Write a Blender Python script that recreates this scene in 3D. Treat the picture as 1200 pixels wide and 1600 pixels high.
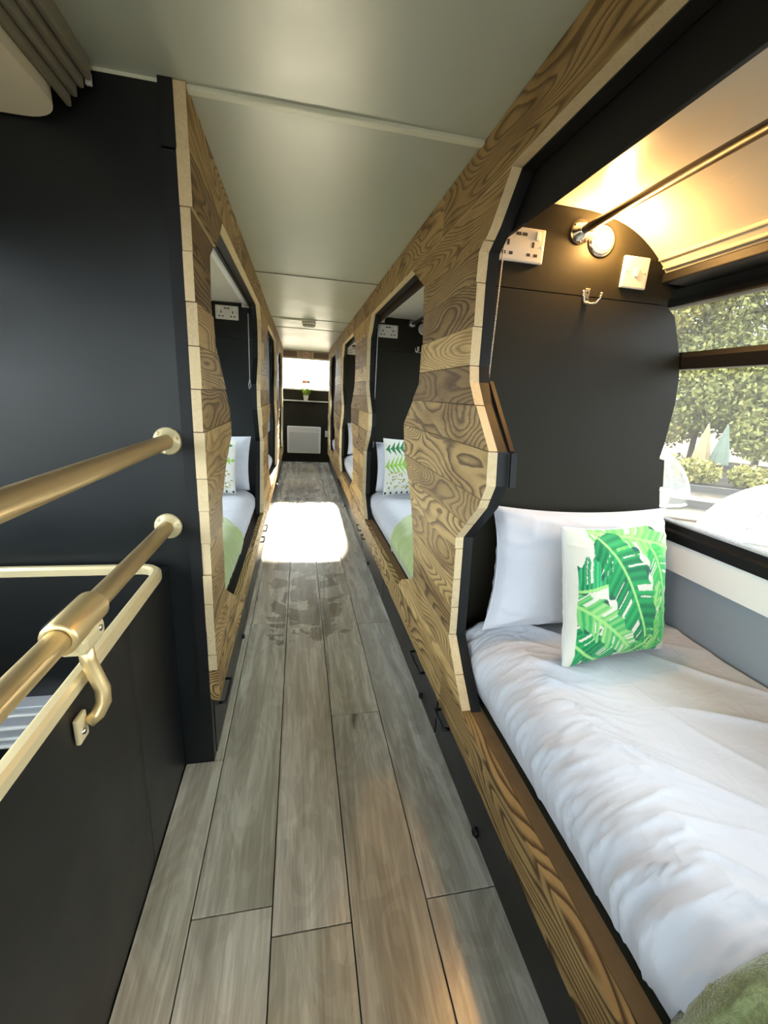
import bpy, bmesh, math, random
import numpy as np
from mathutils import Vector, Matrix, noise
random.seed(7)
for o in list(bpy.data.objects): bpy.data.objects.remove(o, do_unlink=True)
S = bpy.context.scene
COL = S.collection
# ------------------------------------------------------------------ camera
cam_d = bpy.data.cameras.new('camera'); cam = bpy.data.objects.new('camera', cam_d); COL.objects.link(cam)
PITCH, YAW, ROLL, FPX = .26799, .206096, -.0577285, 661.93
cy, sy, cp, sp = math.cos(YAW), math.sin(YAW), math.cos(PITCH), math.sin(PITCH)
fw = Vector((sy*cp, cy*cp, -sp)); rt0 = Vector((cy, -sy, 0)); dn0 = fw.cross(rt0)
c_, s_ = math.cos(ROLL), math.sin(ROLL)
rt = c_*rt0 + s_*dn0; dn = -s_*rt0 + c_*dn0
mw = Matrix((( rt.x, -dn.x, -fw.x, 0), (rt.y, -dn.y, -fw.y, 0), (rt.z, -dn.z, -fw.z, 1.25), (0, 0, 0, 1)))
cam.matrix_world = mw
cam_d.sensor_fit = 'VERTICAL'; cam_d.sensor_height = 36; cam_d.lens = FPX/1600*36; cam_d.clip_start = .02; cam_d.clip_end = 300
S.camera = cam
# ------------------------------------------------------------------ world, sun, exposure
W = bpy.data.worlds.new('sky'); S.world = W; W.use_nodes = True
bg = W.node_tree.nodes['Background']; bg.inputs[0].default_value = (.82, .92, 1.0, 1); bg.inputs[1].default_value = 6.0
sd = bpy.data.lights.new('sun', 'SUN'); sd.energy = 75; sd.angle = math.radians(3.5); sd.color = (1, .89, .66)
sun = bpy.data.objects.new('sun', sd); COL.objects.link(sun)
_el, _az = math.atan(.40), math.radians(2.6)     # low sun shining in through the end window, along the aisle
_d = Vector((-math.sin(_az)*math.cos(_el), -math.cos(_az)*math.cos(_el), -math.sin(_el)))
sun.rotation_euler = _d.to_track_quat('-Z', 'Y').to_euler(); sun.location = (2, 30, 13)
vs = S.view_settings; vs.view_transform = 'Standard'; vs.look = 'None'; vs.exposure = 0.70; vs.gamma = 1; vs.use_curve_mapping = False
S.cycles.max_bounces = 16; S.cycles.diffuse_bounces = 8; S.cycles.transparent_max_bounces = 24; S.cycles.sample_clamp_indirect = 6

# ------------------------------------------------------------------ material helpers
def mat(name, col=(.5, .5, .5), rough=.5, metal=0, spec=.5, coat=0, sheen=0, emit=None, es=0):
    m = bpy.data.materials.new(name); m.use_nodes = True
    p = m.node_tree.nodes['Principled BSDF']
    p.inputs['Base Color'].default_value = (*col, 1); p.inputs['Roughness'].default_value = rough
    p.inputs['Metallic'].default_value = metal; p.inputs['Specular IOR Level'].default_value = spec
    p.inputs['Coat Weight'].default_value = coat; p.inputs['Sheen Weight'].default_value = sheen
    if emit: p.inputs['Emission Color'].default_value = (*emit, 1); p.inputs['Emission Strength'].default_value = es
    return m
class NT:
    def __init__(s, m): s.t = m.node_tree; s.p = s.t.nodes['Principled BSDF']
    def n(s, typ, **kw):
        x = s.t.nodes.new(typ)
        for k, v in kw.items():
            if isinstance(k, str) and hasattr(x, k): setattr(x, k, v)
        return x
    def l(s, a, b): s.t.links.new(a, b)
    def coord(s, scale=(1, 1, 1), rnd=0, kind='Object'):
        tc = s.n('ShaderNodeTexCoord'); out = tc.outputs[kind]
        mp = s.n('ShaderNodeMapping'); mp.inputs['Scale'].default_value = scale
        if rnd:
            oi = s.n('ShaderNodeObjectInfo'); mu = s.n('ShaderNodeVectorMath', operation='SCALE')
            cb = s.n('ShaderNodeCombineXYZ'); 
            for i in range(3): s.l(oi.outputs['Random'], cb.inputs[i])
            s.l(cb.outputs[0], mu.inputs[0]); mu.inputs['Scale'].default_value = rnd
            ad = s.n('ShaderNodeVectorMath', operation='ADD'); s.l(out, ad.inputs[0]); s.l(mu.outputs[0], ad.inputs[1]); out = ad.outputs[0]
        s.l(out, mp.inputs[0]); return mp.outputs[0]
    def noise(s, vec, scale, detail=2, rough=.5, dist=0):
        x = s.n('ShaderNodeTexNoise'); s.l(vec, x.inputs['Vector'])
        x.inputs['Scale'].default_value = scale; x.inputs['Detail'].default_value = detail; x.inputs['Roughness'].default_value = rough; x.inputs['Distortion'].default_value = dist
        return x.outputs[0]
    def math(s, op, a, b=None, c=None, clamp=False):
        x = s.n('ShaderNodeMath', operation=op); x.use_clamp = clamp
        for i, v in enumerate((a, b, c)):
            if v is None: continue
            if isinstance(v, (int, float)): x.inputs[i].default_value = v
            else: s.l(v, x.inputs[i])
        return x.outputs[0]
    def ramp(s, fac, stops):
        x = s.n('ShaderNodeValToRGB'); s.l(fac, x.inputs[0]); e = x.color_ramp.elements
        while len(e) < len(stops): e.new(.5)
        for i, (p, c) in enumerate(stops):
            e[i].position = p; e[i].color = (*c, 1) if len(c) == 3 else c
        return x.outputs[0]
    def mix(s, fac, a, b, mode='MIX'):
        x = s.n('ShaderNodeMix', data_type='RGBA', blend_type=mode)
        for i, v in ((0, fac), (6, a), (7, b)):
            if isinstance(v, (int, float)): x.inputs[i].default_value = v
            elif isinstance(v, tuple): x.inputs[i].default_value = (*v, 1)
            else: s.l(v, x.inputs[i])
        return x.outputs[2]
    def bump(s, h, strength=.3, dist=.002):
        b = s.n('ShaderNodeBump'); b.inputs['Strength'].default_value = strength; b.inputs['Distance'].default_value = dist
        s.l(h, b.inputs['Height']); s.l(b.outputs[0], s.p.inputs['Normal'])

def mk_board():
    m = mat('reclaimed_board', rough=.6, spec=.3); t = NT(m)
    oi = t.n('ShaderNodeObjectInfo'); sc = t.n('ShaderNodeSeparateColor'); t.l(oi.outputs['Color'], sc.inputs[0])
    v = t.coord((1, .20, 1), rnd=9.0)
    big = t.noise(v, 6.5, 1.0, .4, .25); mid = t.noise(v, 26, 2, .5)
    sx = t.n('ShaderNodeSeparateXYZ'); t.l(t.coord((1, 1, 1)), sx.inputs[0])
    ph = t.math('ADD', t.math('MULTIPLY', sx.outputs['Z'], 46), t.math('MULTIPLY_ADD', big, 88, t.math('MULTIPLY', mid, 3.4)))
    ring = t.math('FRACT', t.math('MULTIPLY', ph, .32))           # sharp late-wood edge, soft early wood
    fib = t.noise(t.coord((1, .045, 1), rnd=5.0), 240, 3, .62)
    dark = t.noise(t.coord((1, .4, 1), rnd=3.0), 8, 2, .5)
    light_ = t.mix(fib, (.34, .222, .085), (.56, .405, .18))
    darkc = t.mix(fib, (.040, .019, .007), (.105, .058, .022))
    rr = t.ramp(ring, [(0, (0,)*3), (.42, (.12,)*3), (.80, (1,)*3), (.90, (.85,)*3), (1, (0,)*3)])
    f = t.math('MULTIPLY', rr, t.math('MULTIPLY_ADD', dark, 1.9, .12, clamp=True), clamp=True)
    f = t.math('MULTIPLY', f, sc.outputs[1])
    c = t.mix(f, light_, darkc)
    tone = t.mix(sc.outputs[0], (1.22, 1.2, 1.15), (.40, .33, .27))
    c = t.mix(1.0, c, tone, 'MULTIPLY')
    blot = t.ramp(t.noise(t.coord((1, .35, 1), rnd=4.), 12, 3), [(.50, (1, 1, 1)), (.75, (.55, .47, .38))])
    c = t.mix(1.0, c, blot, 'MULTIPLY')
    t.l(c, t.p.inputs['Base Color'])
    t.bump(t.math('ADD', t.math('MULTIPLY', rr, -.6), fib), .4, .0022)
    return m
def mk_endgrain():
    m = mat('sawn_end_grain', rough=.75, spec=.2); t = NT(m)
    v = t.coord((1, 1, 1), rnd=7.0)
    n1 = t.noise(v, 28, 3, .6, .8); w = t.math('SINE', t.math('MULTIPLY', n1, 40))
    c = t.mix(t.math('MULTIPLY_ADD', w, .22, .35), (.62, .50, .31), (.46, .35, .19))
    oi = t.n('ShaderNodeObjectInfo')
    c = t.mix(t.math('MULTIPLY', oi.outputs['Random'], .55), c, (.70, .55, .32))
    t.l(c, t.p.inputs['Base Color']); return m
def mk_floor():
    m = mat('grey_oak_laminate', rough=.42, spec=.5); t = NT(m)
    oi = t.n('ShaderNodeObjectInfo')
    v = t.coord((1, .11, 1), rnd=11.0)
    n1 = t.noise(v, 14, 4, .62, .6); fib = t.noise(t.coord((1, .035, 1), rnd=3.), 120, 3, .6)
    kn = t.noise(t.coord((1, .35, 1), rnd=6.), 6.5, 1.5, .5, .3)
    ring = t.math('SINE', t.math('MULTIPLY', kn, 70))
    c = t.ramp(n1, [(.28, (.36, .315, .245)), (.5, (.63, .575, .465)), (.72, (.77, .72, .61))])
    c = t.mix(t.math('MULTIPLY', t.ramp(fib, [(.35, (1,)*3), (.6, (0,)*3)]), .35), c, (.25, .20, .145))
    c = t.mix(t.math('MULTIPLY', t.ramp(ring, [(.0, (1,)*3), (.25, (0,)*3)]), .16), c, (.24, .185, .135))
    c = t.mix(t.ramp(kn, [(.70, (0,)*3), (.78, (1,)*3)]), c, (.10, .07, .05))
    c = t.mix(1.0, c, oi.outputs['Color'], 'MULTIPLY')
    # rain water lying on the boards towards the far end: dark glossy puddles that stop short of the board edges
    g = t.n('ShaderNodeNewGeometry'); sx = t.n('ShaderNodeSeparateXYZ'); t.l(g.outputs['Position'], sx.inputs[0])
    mp = t.n('ShaderNodeMapping'); mp.inputs['Scale'].default_value = (1.2, 1.5, 1); t.l(g.outputs['Position'], mp.inputs[0])
    wn = t.noise(mp.outputs[0], 4.6, 4, .6, .6)
    yy = sx.outputs['Y']
    up = t.math('MULTIPLY_ADD', yy, 4.0, -7.2, clamp=True); dnn = t.math('MULTIPLY_ADD', yy, -1.0, 6.4, clamp=True)
    rx = t.math('MULTIPLY_ADD', sx.outputs['X'], -5, 2.2, clamp=True); lf_ = t.math('MULTIPLY_ADD', sx.outputs['X'], 9, 2.3, clamp=True)
    lvl = t.math('MULTIPLY', t.math('MULTIPLY', up, dnn), t.math('MULTIPLY', rx, lf_))
    ge = t.n('ShaderNodeTexCoord'); gs_ = t.n('ShaderNodeSeparateXYZ'); t.l(ge.outputs['Generated'], gs_.inputs[0])
    ex = t.math('MULTIPLY', t.math('SUBTRACT', .5, t.math('ABSOLUTE', t.math('SUBTRACT', gs_.outputs['X'], .5))), .19)
    ey = t.math('MULTIPLY', t.math('SUBTRACT', .5, t.math('ABSOLUTE', t.math('SUBTRACT', gs_.outputs['Y'], .5))), 1.38)
    em = t.math('MULTIPLY', t.math('MINIMUM', t.math('SUBTRACT', t.math('MINIMUM', ex, ey), .012), 0), 22)
    th = t.math('ADD', t.math('ADD', wn, t.math('MULTIPLY_ADD', lvl, .42, -.40)), em)
    wet = t.ramp(th, [(.465, (0,)*3), (.485, (1,)*3)])
    t.l(wet, t.p.inputs['Coat Weight']); t.p.inputs['Coat Roughness'].default_value = .04; t.p.inputs['Coat IOR'].default_value = 1.33
    c = t.mix(t.math('MULTIPLY', wet, .9), c, t.mix(1.0, c, (.42, .39, .35), 'MULTIPLY'))
    t.l(c, t.p.inputs['Base Color']); t.p.inputs['Specular IOR Level'].default_value = .8
    t.l(t.math('MULTIPLY_ADD', n1, .14, .20), t.p.inputs['Roughness'])
    t.bump(fib, .12, .001); return m
def mk_fabric(name, col, scale=600, bstr=.15, rough=.85, sheen=.2, var=.0, stripes=0):
    m = mat(name, col, rough, sheen=sheen, spec=.2); t = NT(m)
    v = t.coord((1, 1, 1)); n = t.noise(v, scale, 2, .6)
    if var:
        n2 = t.noise(v, scale*.35, 3, .7); c = t.mix(n2, tuple(x*(1-var) for x in col), tuple(min(1, x*(1+var)) for x in col)); t.l(c, t.p.inputs['Base Color'])
    if stripes:
        r1 = t.noise(t.coord((2.0, 1.0, 1)), 5, 2, .5, 1.0); r2 = t.noise(t.coord((1, 1.9, 1)), 9, 2, .5, .8)
        rg = t.math('ADD', t.math('ABSOLUTE', t.math('SUBTRACT', r1, .5)), t.math('MULTIPLY', t.math('ABSOLUTE', t.math('SUBTRACT', r2, .5)), .7))
        n = t.math('ADD', t.math('MULTIPLY', n, .02), t.math('MULTIPLY', t.math('POWER', t.math('SUBTRACT', 1, rg), 5), stripes)); t.bump(n, .17, .012); return m
    t.bump(n, bstr, .003); return m
def mk_paint(name, col, rough, bump=.06, scale=30, **k):
    m = mat(name, col, rough, **k); t = NT(m); n = t.noise(t.coord((1, 1, 1)), scale, 4, .6); t.bump(n, bump, .004)
    r = t.math('MULTIPLY_ADD', t.noise(t.coord((1, 1, 1)), 6, 3), .18, rough-.09); t.l(r, t.p.inputs['Roughness']); return m
def mk_glass():
    m = bpy.data.materials.new('window_glass'); m.use_nodes = True; nt = m.node_tree; nt.nodes.clear()
    o = nt.nodes.new('ShaderNodeOutputMaterial'); tr = nt.nodes.new('ShaderNodeBsdfTransparent'); gl = nt.nodes.new('ShaderNodeBsdfGlossy')
    gl.inputs['Roughness'].default_value = .02; tr.inputs[0].default_value = (.97, .985, .97, 1)
    fr = nt.nodes.new('ShaderNodeFresnel'); fr.inputs[0].default_value = 1.25; mx = nt.nodes.new('ShaderNodeMixShader')
    nt.links.new(fr.outputs[0], mx.inputs[0]); nt.links.new(tr.outputs[0], mx.inputs[1]); nt.links.new(gl.outputs[0], mx.inputs[2]); tl = nt.nodes.new('ShaderNodeBsdfTranslucent'); tl.inputs[0].default_value = (.9, .88, .8, 1); m2 = nt.nodes.new('ShaderNodeMixShader'); m2.inputs[0].default_value = .04   # dusty film
    nt.links.new(mx.outputs[0], m2.inputs[1]); nt.links.new(tl.outputs[0], m2.inputs[2]); nt.links.new(m2.outputs[0], o.inputs[0])
    return m
def mk_vcol(name, rough=.85):
    m = mat(name, (1, 1, 1), rough, spec=.2, sheen=.15); t = NT(m)
    a = t.n('ShaderNodeAttribute'); a.attribute_name = 'print'; t.l(a.outputs['Color'], t.p.inputs['Base Color'])
    t.bump(t.noise(t.coord((1, 1, 1)), 700, 2), .15, .002); return m
M = dict(
    board=mk_board(), end=mk_endgrain(), floor=mk_floor(),
    black=mk_paint('black_satin_paint', (.0065, .0072, .0072), .38, .03, 40),
    bulk=mk_paint('charcoal_wall_paint', (.0165, .015, .0095), .55, .03, 60, spec=.15),
    teal=mk_paint('dark_slate_wall_paint', (.0065, .0085, .009), .36, .04, 160, spec=.32),
    blacktrim=mat('black_trim', (.008, .0085, .009), .5, spec=.25),
    browntrim=mat('dark_brown_trim', (.016, .008, .005), .5, spec=.2),
    battenb=mk_fabric('brown_batten', (.15, .085, .035), 60, .2, .7, 0, .25),
    rubber=mat('black_rubber', (.006, .006, .006), .5, spec=.25),
    ceil=mk_paint('cream_grey_ceiling_paint', (.40, .435, .37), .34, .05, 9),
    strip=mat('pale_ceiling_strip', (.62, .64, .52), .4), seam=mat('dark_joint', (.16, .16, .13), .6),
    white=mk_paint('white_gloss_paint', (.80, .80, .77), .35, .03, 20),
    cove=mk_paint('cream_cove_paint', (.62, .595, .52), .38, .03, 12),
    grey=mk_paint('blue_grey_panel', (.25, .28, .315), .5, .02, 60),
    gold=mat('brushed_gold_paint', (.72, .54, .26), .34, metal=.75),
    goldflat=mat('cream_gold_paint', (.66, .55, .31), .45, metal=.35),
    chrome=mat('polished_chrome', (.75, .73, .70), .18, metal=1),
    darkmetal=mat('black_metal', (.02, .02, .02), .3, metal=.6),
    bronze=mat('dark_bronze_rail', (.035, .026, .02), .35, metal=.5),
    plastic=mat('white_plastic', (.64, .62, .57), .35), hole=mat('dark_hole', (.01, .01, .01), .6),
    linen=mk_fabric('white_cotton_bedding', (.50, .52, .565), 900, .1, stripes=1.0), pillowc=mk_fabric('white_pillowcase', (.53, .55, .60), 700, .1, stripes=.55),
    throw=mk_fabric('green_fleece', (.135, .155, .06), 330, 1.0, .95, .5, .75), blanket=mk_fabric('sage_green_blanket', (.34, .42, .17), 500, .25, .9, .4, .12),
    leafprint=mk_vcol('banana_leaf_print'), fernprint=mk_vcol('fern_print'),
    curt=mk_fabric('slate_curtain', (.22, .28, .36), 500, .2), curtb=mk_fabric('brown_curtain', (.10, .065, .05), 500, .2),
    blindw=mk_fabric('white_blind_cloth', (.72, .74, .76), 500, .1), glass=mk_glass(),
    bulb=mat('lit_bulb', (1, .8, .5), .4, emit=(1, .62, .22), es=22),
    trimgrey=mk_paint('worn_grey_moulding', (.20, .185, .135), .42, .1, 60), panelcream=mk_paint('cream_lamp_panel', (.62, .57, .43), .5, .03, 60),
    alu=mat('pale_aluminium', (.62, .65, .69), .32, metal=.35),
    endpanel=mk_paint('taupe_end_panel', (.40, .32, .26), .5, .03, 40), vent=mat('brown_vent', (.20, .145, .11), .6),
    red=mat('sign_red', (.45, .07, .05), .5), green=mat('sticker_green', (.16, .30, .02), .6), orange=mat('sticker_orange', (.85, .22, .05), .6),
    leaf=mat('plant_leaf', (.22, .34, .05), .5), soil=mat('soil', (.05, .035, .02), .9), ceramic=mat('white_ceramic', (.75, .70, .62), .3),
    heater=mat('heater_cream_metal', (.74, .72, .66), .35), heatg=mat('heater_grille', (.55, .54, .50), .45),
    ground=mk_fabric('gravel', (.052, .042, .030), 6, .4, .95, 0, .15), bark=mk_fabric('bark', (.12, .09, .06), 12, .5, .95, 0, .4),
    timber=mk_fabric('weathered_deck', (.075, .052, .033), 9, .2, .9, 0, .3), darktimber=mk_fabric('dark_sleeper', (.06, .055, .05), 9, .2, .9, 0, .3),
    cream=mat('cream_canvas', (.20, .15, .075), .8), sage=mat('grey_green_canvas', (.09, .11, .08), .8), asphalt=mat('under_floor', (.05, .05, .05), .9),
)
def mk_foliage(name, a, b):
    m = mat(name, a, .6, spec=.3); t = NT(m); g = t.n('ShaderNodeNewGeometry'); c = t.mix(g.outputs['Random Per Island'], a, b); t.l(c, t.p.inputs['Base Color'])
    return m
M['fol1'] = mk_foliage('olive_foliage', (.075, .085, .02), (.26, .24, .07)); M['fol2'] = mk_foliage('bright_foliage', (.12, .12, .026), (.34, .29, .09))
def mk_dome():
    m = bpy.data.materials.new('clear_plastic_film'); m.use_nodes = True; t = NT(m)
    t.p.inputs['Base Color'].default_value = (.45, .45, .43, 1); t.p.inputs['Roughness'].default_value = .35; t.p.inputs['Alpha'].default_value = .14; return m
M['dome'] = mk_dome()

# ------------------------------------------------------------------ geometry helpers
def tag(o, label=None, cat=None, group=None, kind=None):
    if label: o['label'] = label
    if cat: o['category'] = cat
    if group: o['group'] = group
    if kind: o['kind'] = kind
    return o
def thing(name, loc, label, cat, group=None):
    o = bpy.data.objects.new(name, None); o.empty_display_size = .05; COL.objects.link(o); o.location = loc
    return tag(o, label, cat, group)
def wloc(o):
    v = Vector((0, 0, 0))
    while o: v = v + Vector(o.location); o = o.parent
    return v
class MB:
    def __init__(s): s.v = []; s.f = []; s.mi = []; s.sm = []
    def add(s, vs_, fs, mi=0, smooth=False):
        b = len(s.v); s.v += [tuple(x) for x in vs_]
        for f in fs: s.f.append([b+i for i in f]); s.mi.append(mi); s.sm.append(smooth)
        return s
    def box(s, x0, x1, y0, y1, z0, z1, bev=0, mi=0):
        if bev <= 0:
            return s.add([(x, y, z) for z in (z0, z1) for y in (y0, y1) for x in (x0, x1)],
                  [(0, 2, 3, 1), (4, 5, 7, 6), (0, 1, 5, 4), (2, 6, 7, 3), (0, 4, 6, 2), (1, 3, 7, 5)], mi)
        bm = bmesh.new(); bmesh.ops.create_cube(bm, size=1)
        for q in bm.verts: q.co = Vector(((x0+x1)/2+q.co.x*(x1-x0), (y0+y1)/2+q.co.y*(y1-y0), (z0+z1)/2+q.co.z*(z1-z0)))
        bmesh.ops.bevel(bm, geom=bm.edges[:], offset=min(bev, .49*min(abs(x1-x0), abs(y1-y0), abs(z1-z0))), segments=2, affect='EDGES', profile=.6)
        bm.verts.index_update(); s.add([q.co for q in bm.verts], [[q.index for q in f.verts] for f in bm.faces], mi); bm.free(); return s
    def tube(s, pts, r, n=10, cap=True, mi=0, closed=False):
        pts = [Vector(p) for p in pts]; N = len(pts); rs = r if isinstance(r, (list, tuple)) else [r]*N; rings = []
        prev = None
        for i, p in enumerate(pts):
            if closed: d = pts[(i+1) % N]-pts[i-1]
            else: d = pts[min(i+1, N-1)]-pts[max(i-1, 0)]
            d.normalize()
            if prev is None: a = d.orthogonal().normalized()
            else: a = (prev - d*prev.dot(d)).normalized()
            prev = a; b = d.cross(a)
            rings.append([p + (a*math.cos(2*math.pi*k/n)+b*math.sin(2*math.pi*k/n))*rs[i] for k in range(n)])
        V = [q for rg in rings for q in rg]; F = []
        for i in range(N if closed else N-1):
            j = (i+1) % N
            for k in range(n): F.append((i*n+k, i*n+(k+1) % n, j*n+(k+1) % n, j*n+k))
        s.add(V, F, mi, True)
        if cap and not closed: s.add(rings[0], [tuple(reversed(range(n)))], mi); s.add(rings[-1], [tuple(range(n))], mi)
        return s
    def lathe(s, c, axis, prof, n=20, mi=0):      # prof: (radius, height along axis)
        c = Vector(c); ax = Vector(axis).normalized(); a = ax.orthogonal().normalized(); b = ax.cross(a)
        V = [c + ax*h + (a*math.cos(2*math.pi*k/n)+b*math.sin(2*math.pi*k/n))*max(r, 1e-5) for r, h in prof for k in range(n)]
        F = [(i*n+k, i*n+(k+1) % n, (i+1)*n+(k+1) % n, (i+1)*n+k) for i in range(len(prof)-1) for k in range(n)]
        return s.add(V, F, mi, True)
    def prism(s, poly, a0, a1, axis='x', mi=0, mi_side=None):   # poly in the two other axes
        def P(p, a):
            return (a, p[0], p[1]) if axis == 'x' else ((p[0], a, p[1]) if axis == 'y' else (p[0], p[1], a))
        n = len(poly); ms = mi if mi_side is None else mi_side
        s.add([P(p, a0) for p in poly], [tuple(reversed(range(n)))], mi); s.add([P(p, a1) for p in poly], [tuple(range(n))], mi)
        V = [P(p, a0) for p in poly]+[P(p, a1) for p in poly]
        s.add(V, [(i, (i+1) % n, n+(i+1) % n, n+i) for i in range(n)], ms); return s
    def build(s, name, mats, parent=None, smooth=False, fix=True):
        off = wloc(parent); me = bpy.data.meshes.new(name)
        me.from_pydata([tuple(Vector(v)-off) for v in s.v], [], s.f)
        if not isinstance(mats, (list, tuple)): mats = [mats]
        for m in mats: me.materials.append(m)
        me.polygons.foreach_set('material_index', s.mi); me.polygons.foreach_set('use_smooth', [bool(x or smooth) for x in s.sm]); me.update()
        if fix:
            bm = bmesh.new(); bm.from_mesh(me); bmesh.ops.remove_doubles(bm, verts=bm.verts, dist=1e-5)
            bmesh.ops.recalc_face_normals(bm, faces=bm.faces); bm.to_mesh(me); bm.free()
        o = bpy.data.objects.new(name, me); COL.objects.link(o)
        if parent: o.parent = parent
        return o
def interp(prof, z):
    if z <= prof[0][0]: return prof[0][1]
    for (a, b), (c, d) in zip(prof, prof[1:]):
        if a <= z <= c: return b+(d-b)*(z-a)/max(c-a, 1e-6)
    return prof[-1][1]

# ------------------------------------------------------------------ key dimensions
XR, XL = .48, -.255          # faces of the timber cladding on either side of the aisle
TH = .026; CZ = 1.91; FZ = 1.777
BY = [1.27, 3.27, 5.27, 7.27]
YE = 7.85
def struct(o): o['kind'] = 'structure'; return o

# ------------------------------------------------------------------ floor planks
fl = struct(MB().box(-1.06, 1.28, 1.27, YE, -.06, -.012).box(-.375, 1.28, -2.0, 1.27, -.06, -.012).build('floor', M['asphalt']))
PM = {}
def plank(x0, x1, y0, y1, c):
    g = .0016
    key = (round(x1-x0, 3), round(y1-y0, 3))
    if key not in PM:
        w, L = key; mb = MB().box(g, w-g, g, L-g, -.012, 0, .0012); o = mb.build('plank', M['floor']); PM[key] = o.data
    else: o = bpy.data.objects.new('plank', PM[key]); COL.objects.link(o)
    o.location = (x0, y0, 0); o.parent = fl; o.color = (*c, 1)
cols = [(-.375, -.254, 1.262, [.2]), (-.285, -.254, None, [2.167]), (-.254, -.062, None, [.79, 2.167, 3.57]), (-.062, .13, None, [.725, 2.11, 3.495]),
        (.13, .326, None, [1.425, 2.817, 4.2]), (.326, .53, None, [.745, 2.12, 3.5])]
for i, (x0, x1, ymax, seams) in enumerate(cols):
    ys = sorted(seams); a = ys[0]
    while a > -2: a -= 1.385; ys.insert(0, a)
    a = ys[-1]
    while a < YE: a += 1.385; ys.append(a)
    lo = 1.262 if i == 1 else -2.0; hi = ymax or YE
    for j in range(len(ys)-1):
        y0, y1 = max(ys[j], lo), min(ys[j+1], hi)
        if y1-y0 < .05: continue
        k = random.uniform(.85, 1.12); c = [k*random.uniform(.97, 1.03), k, k*random.uniform(.94, 1.03)]
        if i == 5: c = [.86*k, .90*k, .95*k]
        plank(x0, x1, y0, y1, c)

# ------------------------------------------------------------------ aisle ceiling with panels and joint strips
ce = struct(MB().box(-1.12, 1.36, -2.0, YE+.1, 1.955, 1.985).build('ceiling', M['ceil']))
jy = [-2.0, -.3, 1.275, 2.87, 4.46, 5.12, YE]
for a, b in zip(jy, jy[1:]):
    x0 = -.62 if b < 1.4 else -.30
    MB().box(x0, .50, a+.003, b-.003, CZ, CZ+.02, .002).build('ceiling_panel', M['ceil'], ce)
MB().box(-.452, .478, 1.262, 1.286, CZ-.009, CZ+.004, .003).build('ceiling_strip', M['strip'], ce)
for y in jy[3:6]: MB().box(-.262, .478, y-.006, y+.004, CZ-.003, CZ+.004).build('ceiling_joint', M['seam'], ce)
MB().box(-.262, .07, 4.52, 4.55, CZ-.006, CZ+.002).build('cable_cover', M['strip'], ce)

# ------------------------------------------------------------------ timber clad aisle walls
FAR_R = [(.35, -.215), (.424, -.13), (.512, -.04), (.6, -.033), (.80, -.017), (.836, -.013), (.968, -.15), (1.036, -.185), (1.125, -.172), (1.243, -.05), (1.301, 0), (1.346, .013), (1.451, .02), (1.565, .03), (1.64, .03), (1.683, -.03), (FZ, -.115)]
NEAR_R = [(.355, .12), (.417, .05), (.5, -.127), (.644, -.085), (.87, .036), (.992, .168), (1.134, .222), (1.303, .003), (1.449, 0), (1.628, .023), (1.669, .034), (FZ, .25)]
NEAR_L = [(.365, .29), (.40, .25), (.55, .005), (.65, .004), (.88, .012), (.975, .10), (1.071, .263), (1.166, .272), (1.37, .026), (1.493, 0), (1.618, .02), (1.697, .146), (FZ, .24)]
FAR_L = [(.36, -.09), (.55, -.02), (.873, .063), (1.11, -.10), (1.278, -.11), (1.451, .037), (1.62, .05), (1.70, .03), (FZ, -.05)]
def sh(prof, y): return [(z, y+d) for z, d in prof]
FLAT = lambda y: [(.3, y), (1.8, y)]
ROWS = [.355, .424, .512, .605, .70, .80, .90, .995, 1.125, 1.238, 1.346, 1.451, 1.565, 1.66, FZ]
def row_poly(lf, rf, z0, z1):
    zs = lambda p: [z0]+[z for z, _ in p if z0+1e-4 < z < z1-1e-4]+[z1]
    L = [(interp(lf, z), z) for z in zs(lf)]; R = [(interp(rf, z), z) for z in zs(rf)]
    return L, R
def board(parent, poly, xf, side, tone, contrast, name='board', ends=True):
    j = random.uniform(-.003, .003)
    a, b = (xf+j, xf+TH) if side > 0 else (xf-TH, xf-j)
    mb = MB().prism(poly, a, b, 'x', 0, 1 if ends else 0)
    o = mb.build(name, [M['board'], M['end']], parent)
    o.color = (tone, contrast, 0, 1); return o
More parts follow.
